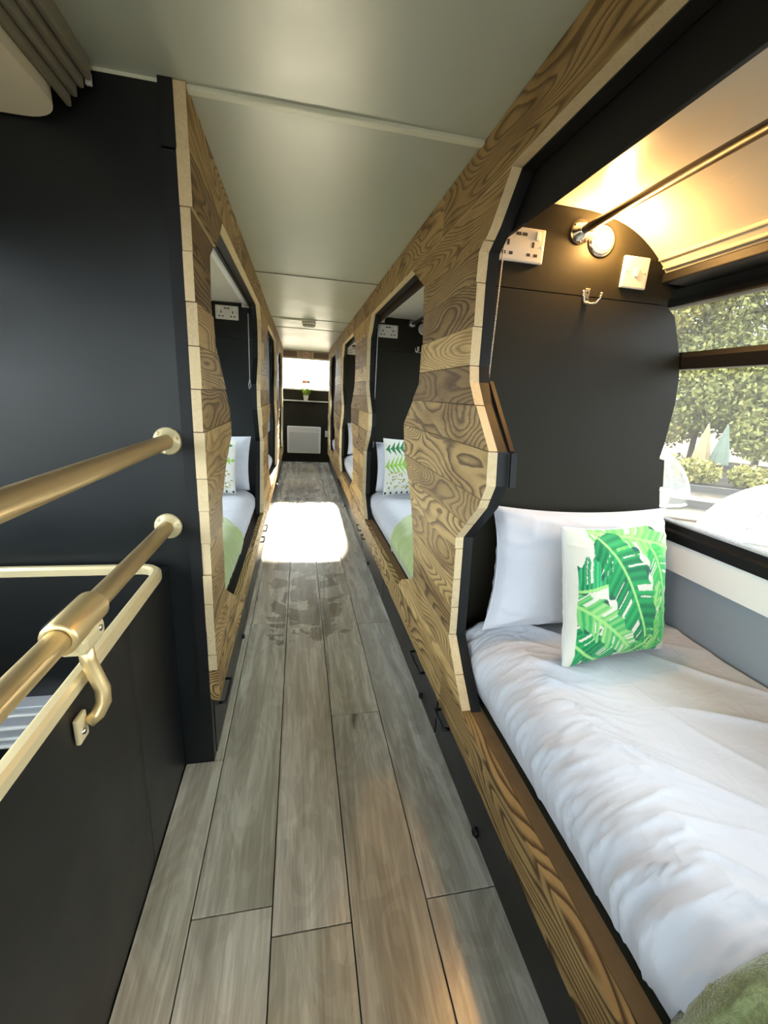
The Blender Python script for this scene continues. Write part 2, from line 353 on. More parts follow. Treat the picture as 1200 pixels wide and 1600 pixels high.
def clad_wall(name, xf, side, piers, zr0, zr1, ys, joints_f, joints_r, tones):
    # backing sheet
    bx = (xf+TH, xf+TH+.032) if side > 0 else (xf-TH-.032, xf-TH)
    back = MB(); back.box(bx[0], bx[1], ys[0], ys[1], FZ-.004, CZ); back.box(bx[0], bx[1], ys[0], ys[1], zr0+.004, zr1-.012)
    for lf, rf in piers:
        L, R = row_poly(lf, rf, zr1-.012, FZ); back.prism(L+R[::-1], bx[0], bx[1], 'x')
    w = struct(back.build(name, M['blacktrim']))
    g = .0019
    fj = [ys[0]]+joints_f+[ys[1]]
    for k, (a, b) in enumerate(zip(fj, fj[1:])): board(w, [(a+g, FZ), (b-g, FZ), (b-g, CZ-.002), (a+g, CZ-.002)], xf, side, tones['f'][k % len(tones['f'])], .75)
    rj = [ys[0]]+joints_r+[ys[1]]
    for k, (a, b) in enumerate(zip(rj, rj[1:])): board(w, [(a+g, zr0), (b-g, zr0), (b-g, zr1-g), (a+g, zr1-g)], xf, side, tones['r'][k % len(tones['r'])], 1.0, ends=False)
    rows = [zr1]+[z for z in ROWS if z > zr1+.03]
    for pi, (lf, rf) in enumerate(piers):
        for ri, (z0, z1) in enumerate(zip(rows, rows[1:])):
            L, R = row_poly(lf, rf, z0+g*.6, z1-g*.6)
            if pi == 0 and side < 0: jj = random.uniform(-.007, .004); L = [(q[0]+jj, q[1]) for q in L]
            tn = tones['p'][(ri*3+pi*5) % len(tones['p'])] if pi != tones.get('main', 0) else tones['m'][ri % len(tones['m'])]
            ct = random.uniform(.7, 1.0) if tn > .12 else random.uniform(.3, .65)
            wmin = min(q[0] for q in R)-max(q[0] for q in L)
            if wmin > .34 and random.random() < .4 and not (pi == tones.get('main', 0)):
                ym = max(q[0] for q in L)+wmin*random.uniform(.3, .7)
                board(w, L+[(ym-g/2, z1-g*.6), (ym-g/2, z0+g*.6)], xf, side, tn, ct)
                board(w, [(ym+g/2, z0+g*.6), (ym+g/2, z1-g*.6)][::1]+R[::-1], xf, side, min(1, max(0, 1-tn*1.4)), ct)
            else: board(w, L+R[::-1], xf, side, tn, ct)
    return w
T = dict(f=[.25, .55, .3, .5, .2, .45, .35], r=[.45, .6, .35, .7, .4, .5, .3], p=[.1, .55, .25, .75, .0, .45, .2, .65, .12], main=1,
         m=[.05, .30, .72, .22, .5, .2, .6, .3, .52, .88, .0, .75, .62, .42])
wr = clad_wall('wall_aisle_right', XR, 1,
    [(FLAT(-2.0), sh(NEAR_R, -.75)), (sh(FAR_R, 1.196), sh(NEAR_R, 1.74)), (sh(FAR_R, 3.196), sh(NEAR_R, 3.87)), (sh(FAR_R, 5.18), sh(NEAR_R, 5.97)), (sh(FAR_R, 7.12), FLAT(7.34))],
    .235, .355, (-2.0, 7.34), [-.4, 1.58, 2.9, 4.1, 5.6], [.1, 1.17, 2.6, 3.9, 5.2, 6.3], T)
T2 = dict(f=[.2, .45, .3, .5, .25], r=[.3, .5, .25, .6, .4], p=[.2, .45, .1, .6, .3, .5], main=0, m=[.45, .2, .35, .55, .3, .6, .3, .02, .5, .25, .15, .8, .9, .7])
wl = clad_wall('wall_aisle_left', XL, -1,
    [(FLAT(1.25), sh(NEAR_L, 1.46)), (sh(FAR_L, 3.2), sh(NEAR_L, 3.75)), (sh(FAR_L, 5.3), sh(NEAR_L, 5.85)), (sh(FAR_L, 7.1), FLAT(7.34))],
    .255, .368, (1.25, 7.34), [2.2, 3.3, 4.5, 5.9], [2.4, 3.6, 5.0, 6.2], T2)

# ------------------------------------------------------------------ shell : outer walls, windows
ROOM_ML = lambda x: .225-x            # mirror across the aisle centre
xg = lambda z: 1.31-.096*(z-.87)
def mirx(mb): mb.v = [(ROOM_ML(x), y, z) for x, y, z in mb.v]; return mb
def side_wall(name, left, y0, y1, bays):
    f = (lambda m: mirx(m)) if left else (lambda m: m)
    lo = -2.3 if left else -.06
    w = struct(f(MB().box(1.288, 1.36, y0, y1, lo, .715)).build(name, M['grey']))
    f(MB().prism([(1.278, .715), (1.36, .715), (1.36, .812), (1.292, .812)], y0, y1, 'y')).build('white_ledge', M['white'], w)
    f(MB().prism([(1.24, 1.60), (1.262, 1.60), (1.36, 1.68), (1.36, 1.97), (1.20, 1.97), (1.20, 1.66)], y0, y1, 'y')).build('window_header', M['rubber'], w)
    for n, (a, b) in enumerate(zip(bays, bays[1:])):
        ps = [a+.05, b-.02]
        if n == 0: ps[0] = a
    for a in bays: f(MB().prism([(xg(.80)-.006, .80), (1.37, .80), (1.37, 1.62), (xg(1.62)-.006, 1.62)], a-.03, a+.03, 'y')).build('window_pillar', M['rubber'], w)
    return w
WN = [0]
def window(left, a, b):
    f = (lambda m: mirx(m)) if left else (lambda m: m)
    WN[0] += 1
    fr = MB().prism([(xg(.81)-.03, .812), (1.35, .812), (1.35, .872), (xg(.87)-.008, .872), (xg(.86)-.016, .852), (xg(.85)-.03, .846)], a, b, 'y')
    o = struct(f(fr).build('window_%d' % WN[0], M['rubber']))
    f(MB().prism([(xg(1.385)-.02, 1.388), (xg(1.385)+.02, 1.388), (xg(1.44)+.02, 1.442), (xg(1.44)-.012, 1.442), (xg(1.42)-.022, 1.425)], a, b, 'y')).build('transom_bar', M['rubber'], o)
    f(MB().prism([(xg(1.587)-.022, 1.587), (xg(1.587)+.02, 1.587), (1.25, 1.64), (1.19, 1.66), (1.19, 1.63), (xg(1.6)-.022, 1.61)], a, b, 'y')).build('top_rail', M['rubber'], o)
    f(MB().tube([(xg(.87)-.012, a, .874), (xg(.87)-.012, b, .874)], .004, 6)).build('seal_bead', M['alu'], o)
    for z0, z1 in ((.868, 1.392), (1.438, 1.592)):
        f(MB().add([(xg(z0), a, z0), (xg(z0), b, z0), (xg(z1), b, z1), (xg(z1), a, z1)], [(0, 1, 2, 3)])).build('pane', M['glass'], o)
    return o
side_wall('wall_right', False, -2.0, YE+.1, [-1.97, -.45, 1.75, 3.75, 5.75, 7.8])
side_wall('wall_left', True, -2.0, YE+.1, [-1.97, -.45, 1.32, 3.75, 5.75, 7.8])
for a, b in ((-.42, 1.72), (1.78, 3.72), (3.78, 5.72), (5.78, 7.77), (-1.94, -.48)): window(False, a, b)
for a, b in ((-.42, 1.29), (1.35, 3.72), (3.78, 5.72), (5.78, 7.77), (-1.94, -.48)): window(True, a, b)
# front end behind the camera: unseen bus windscreen, opening enlarged to brighten the aisle
fw_ = MB().box(-1.12, 1.36, -2.06, -2.0, -.06, .45).box(-1.12, 1.36, -2.06, -2.0, 1.86, 1.97).box(-1.12, -1.05, -2.06, -2.0, .45, 1.86).box(1.28, 1.36, -2.06, -2.0, .45, 1.86)
struct(fw_.build('wall_front', M['bulk']))
WN[0] += 1
wf = struct(MB().box(.09, .13, -2.05, -2.01, .45, 1.86).build('window_%d' % WN[0], M['rubber']))
for a, b in ((-1.05, .09), (.13, 1.28)): MB().add([(a, -2.03, .45), (b, -2.03, .45), (b, -2.03, 1.86), (a, -2.03, 1.86)], [(0, 1, 2, 3)]).build('pane', M['glass'], wf)

# ------------------------------------------------------------------ bunk coves (curved cream ceilings) and bulkheads
COVE = [(.538, 1.800), (.70, 1.796), (.80, 1.796), (.845, 1.793), (.90, 1.785), (.957, 1.769), (1.005, 1.747), (1.047, 1.72), (1.085, 1.69), (1.112, 1.660), (1.122, 1.648)]
def cove(left, a, b, n):
    f = (lambda m: mirx(m)) if left else (lambda m: m)
    top = [(x, z+.012) for x, z in COVE]
    P = np.array(COVE); tt = np.linspace(0, len(P)-1, 45); Q = [(float(np.interp(q, range(len(P)), P[:, 0])), float(np.interp(q, range(len(P)), P[:, 1]))) for q in tt]
    for _ in range(3): Q = [Q[0]]+[((Q[k-1][0]+Q[k][0]+Q[k+1][0])/3, (Q[k-1][1]+Q[k][1]+Q[k+1][1])/3) for k in range(1, len(Q)-1)]+[Q[-1]]
    o = struct(f(MB().prism(Q+[(x, z+.012) for x, z in Q][::-1], a, b, 'y')).build('ceiling_cove_'+n, M['cove'], smooth=True)); o.data.set_sharp_from_angle(angle=.5)
    for x, z in ((1.075, 1.693), (1.095, 1.672)):
        f(MB().tube([(x, a+.005, z), (x, b-.005, z)], .005, 6)).build('moulding', M['cove'], o)
    f(MB().box(1.10, 1.215, a, b, 1.632, 1.660, .004)).build('header_fillet', M['rubber'], o)
    f(MB().box(.956, .959, a+.005, b-.005, 1.7675, 1.770)).build('joint_line', M['panelcream'], o)
    return o
BULK = [(.535, .05), (1.285, .05), (1.285, .86), (1.30, .875), (1.268, .99), (1.281, .99), (1.262, 1.085), (1.24, 1.09), (1.247, 1.15), (1.252, 1.28), (1.244, 1.36), (1.226, 1.43), (1.175, 1.545), (1.145, 1.565), (1.14, 1.59), (1.15, 1.60), (1.115, 1.655)]+[(x, z-.001) for x, z in COVE[-2::-1]]
BULK = [(min(x, xg(z)-.012), z) for x, z in BULK]
def bulkhead(left, y, n, mt):
    f = (lambda m: mirx(m)) if left else (lambda m: m)
    ins = [(x-.004 if x > 1 else x, z) for x, z in BULK]
    o = struct(f(MB().prism(ins, y+.008, y+.028, 'y')).build('wall_bulkhead_'+n, mt))
    zc = 1.572
    lowp = [p for p in BULK if p[1] < zc]; hip = [p for p in BULK if p[1] >= zc]
    xe = 1.144
    f(MB().prism(lowp+[(xe, zc-.0015), (.535, zc-.0015)], y, y+.012, 'y')).build('panel', mt, o)
    f(MB().prism([(.535, zc+.0015), (xe-.004, zc+.0015)]+hip, y, y+.012, 'y')).build('panel', mt, o)
    return o
for i, y in enumerate(BY): bulkhead(False, y, 'right_%d' % (i+1), M['bulk'])
bulkhead(True, 3.27, 'left_1', M['teal']); bulkhead(True, 5.27, 'left_2', M['teal']); bulkhead(True, 7.27, 'left_3', M['teal'])
for i, (a, b) in enumerate(((-2.0, BY[0]), (1.298, 3.27), (3.298, 5.27), (5.298, 7.27))):
    cove(False, a, b, 'right_%d' % (i+1))
    if i: cove(True, a, b, 'left_%d' % i)

# left stair bulkhead facing the camera
wb = struct(MB().box(-1.06, -.283, 1.262, 1.292, -2.2, 1.902).build('wall_stair_bulkhead', M['teal']))
MB().box(-.300, -.284, 1.254, 1.262, .30, 1.86, .002).build('edge_strip', M['teal'], wb)

# ------------------------------------------------------------------ end wall
we = MB().box(-1.12, 1.36, YE, YE+.06, -.06, 1.27).box(-1.12, 1.36, YE, YE+.06, 1.785, 1.97).box(-1.12, -.33, YE, YE+.06, 1.27, 1.785).box(.56, 1.36, YE, YE+.06, 1.27, 1.785)
we = struct(we.build('wall_end', M['bulk']))
WN[0] += 1
wo = struct(MB().box(-.33, .56, YE-.012, YE+.02, 1.262, 1.29, .004).build('window_%d' % WN[0], M['white']))
MB().box(-.33, .56, YE-.004, YE+.02, 1.772, 1.79, .003).build('window_frame', M['panelcream'], wo)
MB().add([(-.33, YE+.03, 1.27), (.56, YE+.03, 1.27), (.56, YE+.03, 1.79), (-.33, YE+.03, 1.79)], [(0, 1, 2, 3)]).build('pane', M['glass'], wo)
tr = struct(MB().box(-.36, .60, YE-.10, YE, 1.072, 1.088, .003).build('trim_1', M['white']))
# header panel with two vents and a sign
hp = struct(MB().box(-.36, .60, YE-.03, YE, 1.79, CZ+.02, .004).build('trim_2', M['endpanel']))
for a, b in ((-.26, -.03), (.24, .50)):
    g = thing('air_vent', (( a+b)/2, YE-.03, 1.80), 'brown louvred air vent panel above the end window, %s of the no smoking sign' % ('left' if a < 0 else 'right'), 'vent', 'air vents above the end window')
    MB().box(a, b, YE-.034, YE-.029, 1.80, 1.895, .002).build('plate', M['vent'], g)
    fr = MB()
    for (x0, x1, z0, z1) in ((a-.012, a, 1.79, 1.905), (b, b+.012, 1.79, 1.905), (a, b, 1.895, 1.905)): fr.box(x0, x1, YE-.04, YE-.029, z0, z1)
    fr.build('frame', M['panelcream'], g)
    for k in range(6): MB().box(a+.01, b-.01, YE-.039, YE-.033, 1.806+k*.0145, 1.812+k*.0145).build('slat', M['vent'], g)
sg = thing('no_smoking_sign', (.118, YE-.03, 1.80), 'small round red and white no smoking sign above the end window', 'sign')
c0 = (.118, YE-.0305, 1.85)
MB().lathe(c0, (0, -1, 0), [(0, .001), (.046, .001), (.046, 0)], 24).build('disc', M['plastic'], sg)
MB().lathe((.118, YE-.032, 1.85), (0, -1, 0), [(.028, 0), (.028, .0012), (.037, .0012), (.037, 0)], 24).build('ring', M['red'], sg)
MB().box(.096, .140, YE-.0335, YE-.032, 1.845, 1.855).build('cigarette', M['hole'], sg)
MB().add([(.093, YE-.0345, 1.869), (.099, YE-.0345, 1.875), (.143, YE-.0345, 1.831), (.137, YE-.0345, 1.825)], [(0, 1, 2, 3)]).build('slash', M['red'], sg)
# stickers on the end window : small green lettering that cannot be read, an orange label
gs = thing('window_lettering', (.12, YE+.028, 1.70), 'line of small green lettering stuck along the top of the end window', 'sticker')
random.seed(3); x = -.045
for wlen in (4, 10):
    for k in range(wlen):
        w_ = random.uniform(.016, .022); h_ = random.choice([.032, .032, .042])
        mb = MB(); mb.box(x, x+.014, YE+.018, YE+.0215, 1.69, 1.69+h_); mb.box(x, x+w_, YE+.018, YE+.0215, 1.69+random.choice([0, .018]), 1.706+random.choice([0, .014]))
        if random.random() < .5: mb.box(x+w_-.013, x+w_, YE+.018, YE+.0215, 1.69, 1.722)
        mb.build('letter', M['green'], gs, fix=False); x += w_+.004
    x += .02
ws = thing('window_sticker', (.12, YE+.028, 1.39), 'small orange sticker low on the end window above the plant', 'sticker')
MB().box(.055, .137, YE+.018, YE+.022, 1.376, 1.424).build('label_face', M['orange'], ws); MB().box(.138, .188, YE+.018, YE+.022, 1.380, 1.420).build('label_end', M['timber'], ws)
wp = thing('rear_wiper', (.16, YE+.06, 1.30), 'thin dark wiper arm slanting across the outside of the end window', 'wiper')
MB().tube([(.16, YE+.05, 1.36), (.24, YE+.05, 1.405)], .004, 6).build('blade', M['rubber'], wp); MB().tube([(.155, YE+.055, 1.33), (.16, YE+.05, 1.36), (.20, YE+.055, 1.383)], .0045, 6).build('arm', M['darkmetal'], wp)
# panel heater
ht = thing('panel_heater', (.09, YE, .16), 'cream electric panel heater on the black end wall below the shelf', 'heater')
MB().box(-.205, .385, YE-.075, YE-.01, .165, .64, .018).build('body', M['heater'], ht)
MB().box(-.17, .35, YE-.079, YE-.07, .19, .545, .004).build('front_panel', M['heatg'], ht)
for k in range(3): MB().box(-.18, .36, YE-.079, YE-.07, .565+k*.022, .577+k*.022, .003).build('louvre', M['heatg'], ht)
for x in (-.12, .30): MB().box(x-.02, x+.02, YE-.012, YE, .2, .6).build('wall_bracket', M['darkmetal'], ht)
so = thing('wall_socket', (.496, YE, .47), 'small square white socket on the end wall beside the heater', 'socket')
MB().box(.465, .527, YE-.012, YE, .465, .575, .004).build('plate', M['plastic'], so)
for x, z in ((.484, .505), (.508, .505), (.496, .535)): MB().box(x-.004, x+.004, YE-.0128, YE-.011, z-.005, z+.005).build('pin_hole', M['hole'], so)
# potted plant on the shelf
pp = thing('potted_plant', (.118, YE-.06, 1.088), 'small leafy plant in a white pot on the shelf below the end window', 'plant')
MB().lathe((.118, YE-.06, 1.088), (0, 0, 1), [(0, .0), (.032, .0), (.048, .085), (.051, .09), (.044, .09), (.041, .078), (0, .078)], 20).build('pot', M['ceramic'], pp)
MB().lathe((.118, YE-.06, 1.164), (0, 0, 1), [(.042, 0), (.03, .006), (0, .008)], 14).build('soil', M['soil'], pp)
random.seed(5)
for k in range(26):
    a = random.uniform(0, 6.28); tl = random.uniform(.05, .62); ln = random.uniform(.10, .21); base = Vector((.118+.02*math.cos(a), YE-.06+.02*math.sin(a), 1.165))
    d = Vector((math.cos(a)*tl, math.sin(a)*tl, 1.05-.55*tl)).normalized(); side_ = d.cross(Vector((0, 0, 1)))
    side_ = side_.normalized() if side_.length > .01 else Vector((1, 0, 0))
    P = [base+d*(ln*t)+Vector((0, 0, -.06*tl*t*t)) for t in (0, .35, .7, 1)]
    V = []
    for p, w_ in zip(P, (.004, .026, .021, .001)): V += [p-side_*w_, p+Vector((0, 0, .003)), p+side_*w_]
    MB().add(V, [(3*i+j, 3*i+j+1, 3*i+j+4, 3*i+j+3) for i in range(3) for j in range(2)], 0, True).build('leaf', M['leaf'], pp, fix=False)

# ------------------------------------------------------------------ smoke detector
sdt = thing('smoke_detector', (.095, 4.62, CZ), 'round pale smoke detector on the aisle ceiling near the far end', 'smoke detector')
MB().lathe((.095, 4.62, CZ), (0, 0, -1), [(0, 0), (.068, 0), (.068, .022), (.062, .026), (0, .026)], 28).build('base', M['plastic'], sdt)
MB().lathe((.095, 4.62, CZ-.026), (0, 0, -1), [(.055, 0), (.055, .012), (.048, .022), (0, .024)], 28).build('cover', M['ceil'], sdt)
for k in range(12):
    a = k*math.pi/6; qx, qy = .095+.0555*math.cos(a), 4.62+.0555*math.sin(a)
    MB().box(qx-.006, qx+.006, qy-.003, qy+.003, CZ-.036, CZ-.028).build('slot', M['hole'], sdt)

# ------------------------------------------------------------------ bunk bases with drawer fronts and handles
def bunk_base(left, a, b, label, cuts, handles, knobs=()):
    f = (lambda m: mirx(m)) if left else (lambda m: m)
    xo = .515 if not left else .225+.28
    zr = .236 if not left else .256
    rx = ROOM_ML(.9) if left else .9
    t = thing('bunk_base', (rx, (a+b)/2, 0), label, 'bed base', 'bunk bases under the clad walls')
    f(MB().box(.547, 1.284, a+.002, b-.002, .322, .351)).build('platform', M['bulk'], t)
    f(MB().box(.5075, .546, a+.002, b-.002, .344, .352, .001)).build('inner_batten', M['battenb'], t)
    ed = [a]+cuts+[b]
    fr = []
    for y0, y1 in zip(ed, ed[1:]):
        fr.append((y0, y1, f(MB().box(xo, xo+.02, y0+.003, y1-.003, .004, zr-.002, .002)).build('drawer_front', M['black'], t)))
    for y0, y1 in handles:
        par = next(o for p, q, o in fr if p <= (y0+y1)/2 <= q)
        yy = [y0+.012, y1-.012]
        f(MB().tube([(xo, yy[0], .148), (xo-.022, yy[0], .148), (xo-.024, yy[0]+.006, .148), (xo-.024, yy[1]-.006, .148), (xo-.022, yy[1], .148), (xo, yy[1], .148)], .0055, 8)).build('handle', M['darkmetal'], par)
    for y in knobs:
        par = next(o for p, q, o in fr if p <= y <= q)
        f(MB().lathe((xo, y, .03), (-1, 0, 0), [(.012, 0), (.014, .006), (.010, .012), (0, .013)], 12)).build('door_stop', M['rubber'], par)
    return t
bunk_base(False, -2.0, 1.27, 'black bunk base with drawer fronts under the nearest right bunk', [-.9, .2], [(1.13, 1.25)], [.87])
bunk_base(False, 1.275, 3.27, 'black bunk base with drawer fronts under the second right bunk', [2.35], [(1.44, 1.62), (3.12, 3.25)], [1.46, 2.92])
bunk_base(False, 3.275, 5.27, 'black bunk base with drawer fronts under the third right bunk', [4.35], [(3.34, 3.52), (5.12, 5.25)], [4.6])
bunk_base(False, 5.275, 7.33, 'black bunk base with drawer fronts under the farthest right bunk', [6.35], [(5.34, 5.52)])
bunk_base(True, 1.295, 3.27, 'black bunk base with drawer fronts under the nearest left bunk', [2.2], [(1.36, 1.52), (3.08, 3.22)], [2.0])
bunk_base(True, 3.275, 5.27, 'black bunk base with drawer fronts under the second left bunk', [4.35], [(3.34, 3.52), (5.1, 5.22)])
bunk_base(True, 5.275, 7.33, 'black bunk base with drawer fronts under the farthest left bunk', [6.35], [(5.34, 5.52)])

# ------------------------------------------------------------------ bedding
def nz(x, y, z=0): return noise.noise(Vector((x, y, z)))
def sheet(name, label, cat, mt, left, y0, y1, zt=.53, lift=0, xf=.545, xb=1.268, nu=46, nv=120, wr=1.0, seed=0, group=None, edge=None, fuzz=0, drop=.355, endround=.06):
    """bedding laid over a mattress: rolls over the aisle edge down behind the rail; edge(x)->y trims its far end"""
    V = []; arc = []
    zt += lift; xf -= lift*.7
    r = min(.10, (zt-drop)*.55)
    path = [(xf+.012, drop), (xf, drop+.05), (xf-.004, zt-r*1.1)]
    for k in range(1, 8): a = math.pi/2*k/7; path.append((xf-.004+r*1.25*(1-math.cos(a)), zt-r*1.1+r*1.1*math.sin(a)))
    m = nu-len(path)
    for k in range(1, m+1): path.append((path[9][0]+(xb-path[9][0])*k/m, zt))
    n = len(path)
    for j in range(nv+1):
        t = j/nv
        for i, (x, z) in enumerate(path):
            y1e = edge(x) if edge else y1
            y = y0+(y1e-y0)*t
            q = i/(n-1); top = 1 if i > 8 else .65
            w = .010*nz(x*3.1+seed, y*2.3, 1)+.005*nz(x*7+seed, y*6, 2)
            # ridges running in from the aisle edge, slightly diagonal
            fr = max(0, 1-max(0, x-xf)/.30)
            s1 = nz((y*13+x*6)+seed*2+.8*nz(x*5, y*5, 3), x*2.2, 5); ridge = (1-abs(s1))**8
            w += wr*(.016*ridge*fr*(.25+1.3*abs(nz(y*3+seed, 4, 1)))+.010*(1-abs(nz(y*21+x*15+1.5*nz(x*6, y*6, 2), x*6-y*2, 8)))**9*fr+.006*(1-abs(nz(y*38+x*20, x*9, 4)))**6*fr**2)
            s2 = nz(x*3.4+y*4.6+seed, y*1.1-x*1.6, 9); w += wr*.011*(1-abs(s2))**9*(.3+abs(nz(x*2, y*2, 7))*1.6)
            e = min(1, min(t, 1-t)*(y1e-y0)/endround); er = math.sqrt(max(0, 1-(1-e)**2))
            zz = z+w*top; xx = x-(w*.45 if i <= 8 else 0)
            zz = drop+(zz-drop)*(.30+.70*er) if not edge or t < .5 else zz-(1-er)*lift*1.2
            if fuzz: zz += random.uniform(-1, 1)*fuzz; xx += random.uniform(-1, 1)*fuzz*.6; y += random.uniform(-1, 1)*fuzz
            V.append((xx, y, zz))
    F = [(j*n+i, j*n+i+1, (j+1)*n+i+1, (j+1)*n+i) for j in range(nv) for i in range(n-1)]
    b = len(V)
    # underside
    inn = .012 if lift == 0 else .0
    for j in range(nv+1):
        a_, c_2 = V[j*n], V[j*n+n-1]
        V.append((a_[0]+.01, a_[1], drop-.002)); V.append((c_2[0], c_2[1], drop-.002))
    if lift == 0:
        for j in range(nv):
            F += [(b+2*j, b+2*j+2, b+2*j+3, b+2*j+1), (j*n, (j+1)*n, b+2*j+2, b+2*j), (j*n+n-1, b+2*j+1, b+2*j+3, (j+1)*n+n-1)]
        for j in (0, nv): F.append([j*n+i for i in range(n)]+[b+2*j+1, b+2*j])
    mb = MB().add(V, F, 0, True)
    if left: mirx(mb)
    o = mb.build(name, mt)
    if lift:
        sm = o.modifiers.new('thick', 'SOLIDIFY'); sm.thickness = lift*.8; sm.offset = -1
    tag(o, label, cat, group); return o
def duvet(left, y0, y1, label, seed, **k): return sheet('duvet', label, 'duvet', M['linen'], left, y0, y1, seed=seed, group='white duvets on the bunks', **k)
duvet(False, -.78, 1.235, 'white duvet on the nearest right bunk under the leaf cushion', 1.3, nv=460, nu=110, xf=.548, wr=1.35)
duvet(False, 1.31, 3.235, 'white duvet on the second right bunk under the fern cushion', 4.1)
duvet(False, 3.31, 5.235, 'white duvet on the third right bunk', 7.7)
duvet(False, 5.31, 7.235, 'white duvet on the farthest right bunk', 9.2)
duvet(True, 1.32, 3.235, 'white duvet on the nearest left bunk', 2.6)
duvet(True, 3.31, 5.235, 'white duvet on the second left bunk', 5.5)
duvet(True, 5.31, 7.235, 'white duvet on the farthest left bunk', 8.4)
def bl(left, y0, y1, label, seed): 
    return sheet('blanket', label, 'blanket', M['blanket'], left, y0, y1, lift=.014, seed=seed, group='green blankets on the bunks', nv=70, wr=1.1, drop=.362, edge=lambda x: y1-.42*max(0, .70-x)**1.0*1.6+.04*math.sin(x*9), endround=.02)
bl(False, 1.36, 2.47, 'sage green blanket across the foot of the second right bunk', 4.1)
bl(False, 3.36, 4.45, 'sage green blanket across the foot of the third right bunk', 7.7)
bl(True, 1.40, 2.46, 'sage green blanket across the foot of the nearest left bunk', 2.6)
bl(True, 3.36, 4.40, 'sage green blanket across the foot of the second left bunk', 5.5)
random.seed(11)
sheet('fleece_throw', 'fuzzy moss green throw over the foot of the nearest right bunk', 'throw', M['throw'], False, -.6, .305, lift=.034, seed=1.3, nv=170, nu=120, wr=1.0, fuzz=.0030, drop=.366,
      xf=.548, edge=lambda x: .300+.012*math.sin(x*8), endround=.03)

def cushion(name, mt, c00, c10, c01, T_, label, cat, n=26, group=None, colorf=None, pinch=.05, wr=.004, seed=0):
    """c00,c10,c01: lower-left, lower-right, upper-left corners seen from the aisle's near end"""
    c00, c10, c01 = Vector(c00), Vector(c10), Vector(c01)
    U, Vv = c10-c00, c01-c00; N = U.cross(Vv).normalized()      # towards the viewer
    ctr = c00+U/2+Vv/2
    if N.y > 0: N = -N
    V = []; cols_ = []
    def pt(u, v, s_):
        h = max(0, (1-u**4)*(1-v**4)); h = T_*h**.55*(1-.15*(u*u+v*v))
        uu = u*(1-pinch*(1-v*v)*abs(u)**3); vv = v*(1-pinch*(1-u*u)*abs(v)**3)
        w = wr*nz(u*2.3+seed, v*2.3, s_)*min(1, 4*h/T_) + wr*.9*((1-abs(nz(u*3+seed, v*4+seed, 3+s_)))**4)*(abs(u)**2+abs(v)**2)*min(1, 3*h/T_)
        return ctr+U*uu/2+Vv*vv/2+N*s_*(h+w)
    for s_ in (1, -1):
        for j in range(n+1):
            for i in range(n+1): V.append(pt(-1+2*i/n, -1+2*j/n, s_))
    k = (n+1)**2; F = []
    for j in range(n):
        for i in range(n):
            a = j*(n+1)+i; F.append((a, a+1, a+n+2, a+n+1)); F.append((k+a, k+a+n+1, k+a+n+2, k+a+1))
    root = thing(name, c00+U/2, label, cat, group)
    o = MB().add(V, F, 0, True).build('cover', mt, root, fix=False)
    bm = bmesh.new(); bm.from_mesh(o.data)
    if colorf is not None:
        uu, vv = np.meshgrid(np.linspace(0, 1, n+1), np.linspace(0, 1, n+1)); C = colorf(uu.ravel(), 1-vv.ravel())
        Cb = np.tile(np.array([[.74, .70, .58]]), (k, 1)); A = np.concatenate([np.concatenate([C, Cb]), np.ones((2*k, 1))], 1)
        at = o.data.color_attributes.new('print', 'FLOAT_COLOR', 'POINT'); at.data.foreach_set('color', A.astype(np.float32).ravel())
    bm.free()
    # seam piping round the edge
    ring = [pt(-1+2*i/n, -1, 1) for i in range(n)]+[pt(1, -1+2*i/n, 1) for i in range(n)]+[pt(1-2*i/n, 1, 1) for i in range(n)]+[pt(-1, 1-2*i/n, 1) for i in range(n)]
    st = max(1, n//24); MB().tube(ring[::st], .0022, 5, closed=True).build('seam', M['pillowc'] if colorf is None else M['cream'] if False else M['pillowc'], root)
    return root
def leaf_field(leaves, base, tex):
    def fn(u, v):
        C = np.tile(np.array([base]), (len(u), 1)).astype(float)
        for (p0, p1, p2, w, c1, c2, fq, side, seed) in leaves:
            t = np.linspace(0, 1, 60)[:, None]; P = (1-t)**2*np.array(p0)+2*t*(1-t)*np.array(p1)+t**2*np.array(p2)
            D = (u[:, None]-P[None, :, 0])**2+(v[:, None]-P[None, :, 1])**2; i = D.argmin(1); d = np.sqrt(D[np.arange(len(u)), i]); tt = i/59.
            tg = np.gradient(P, axis=0); tg /= np.linalg.norm(tg, axis=1)[:, None]
            sg_ = np.sign(tg[i, 0]*(v-P[i, 1])-tg[i, 1]*(u-P[i, 0]))
            # continuous position along the rib
            along = tt+((u-P[i, 0])*tg[i, 0]+(v-P[i, 1])*tg[i, 1])*1.2
            wid = w*np.sqrt(np.clip(np.sin(np.pi*np.clip(along*.93+.05, 0, 1)), 0, 1))
            s = along*9-d/w*1.1+sg_*3.3+seed
            tear = (np.sin(s*2.1+np.sin(s*5.7+seed)*1.4) > .86) & (d > wid*.22)
            ins = (d < wid*(.9+.1*np.sin(s*4))) & (~tear) & (along > 0) & (along < 1.0)
            if side: ins &= (sg_ == side) | (d < .012)
            st = .5+.5*np.sin(s*fq); st2 = .5+.5*np.sin(s*1.7+seed)
            mixf = np.clip(.55*st+.5*st2-.05, 0, 1)[:, None]
            col = np.array(c1)[None]*(1-mixf)+np.array(c2)[None]*mixf
            edge_ = (d > wid*.80)[:, None]; col = np.where(edge_ & (np.sin(s*3+1)[:, None] > .5), np.array([[.02, .10, .07]]), col)
            rib = (d < .011)[:, None]; col = np.where(rib, np.array([[.30, .56, .18]]), col)
            C[ins] = col[ins]
        return tex(u, v, C)
    return fn
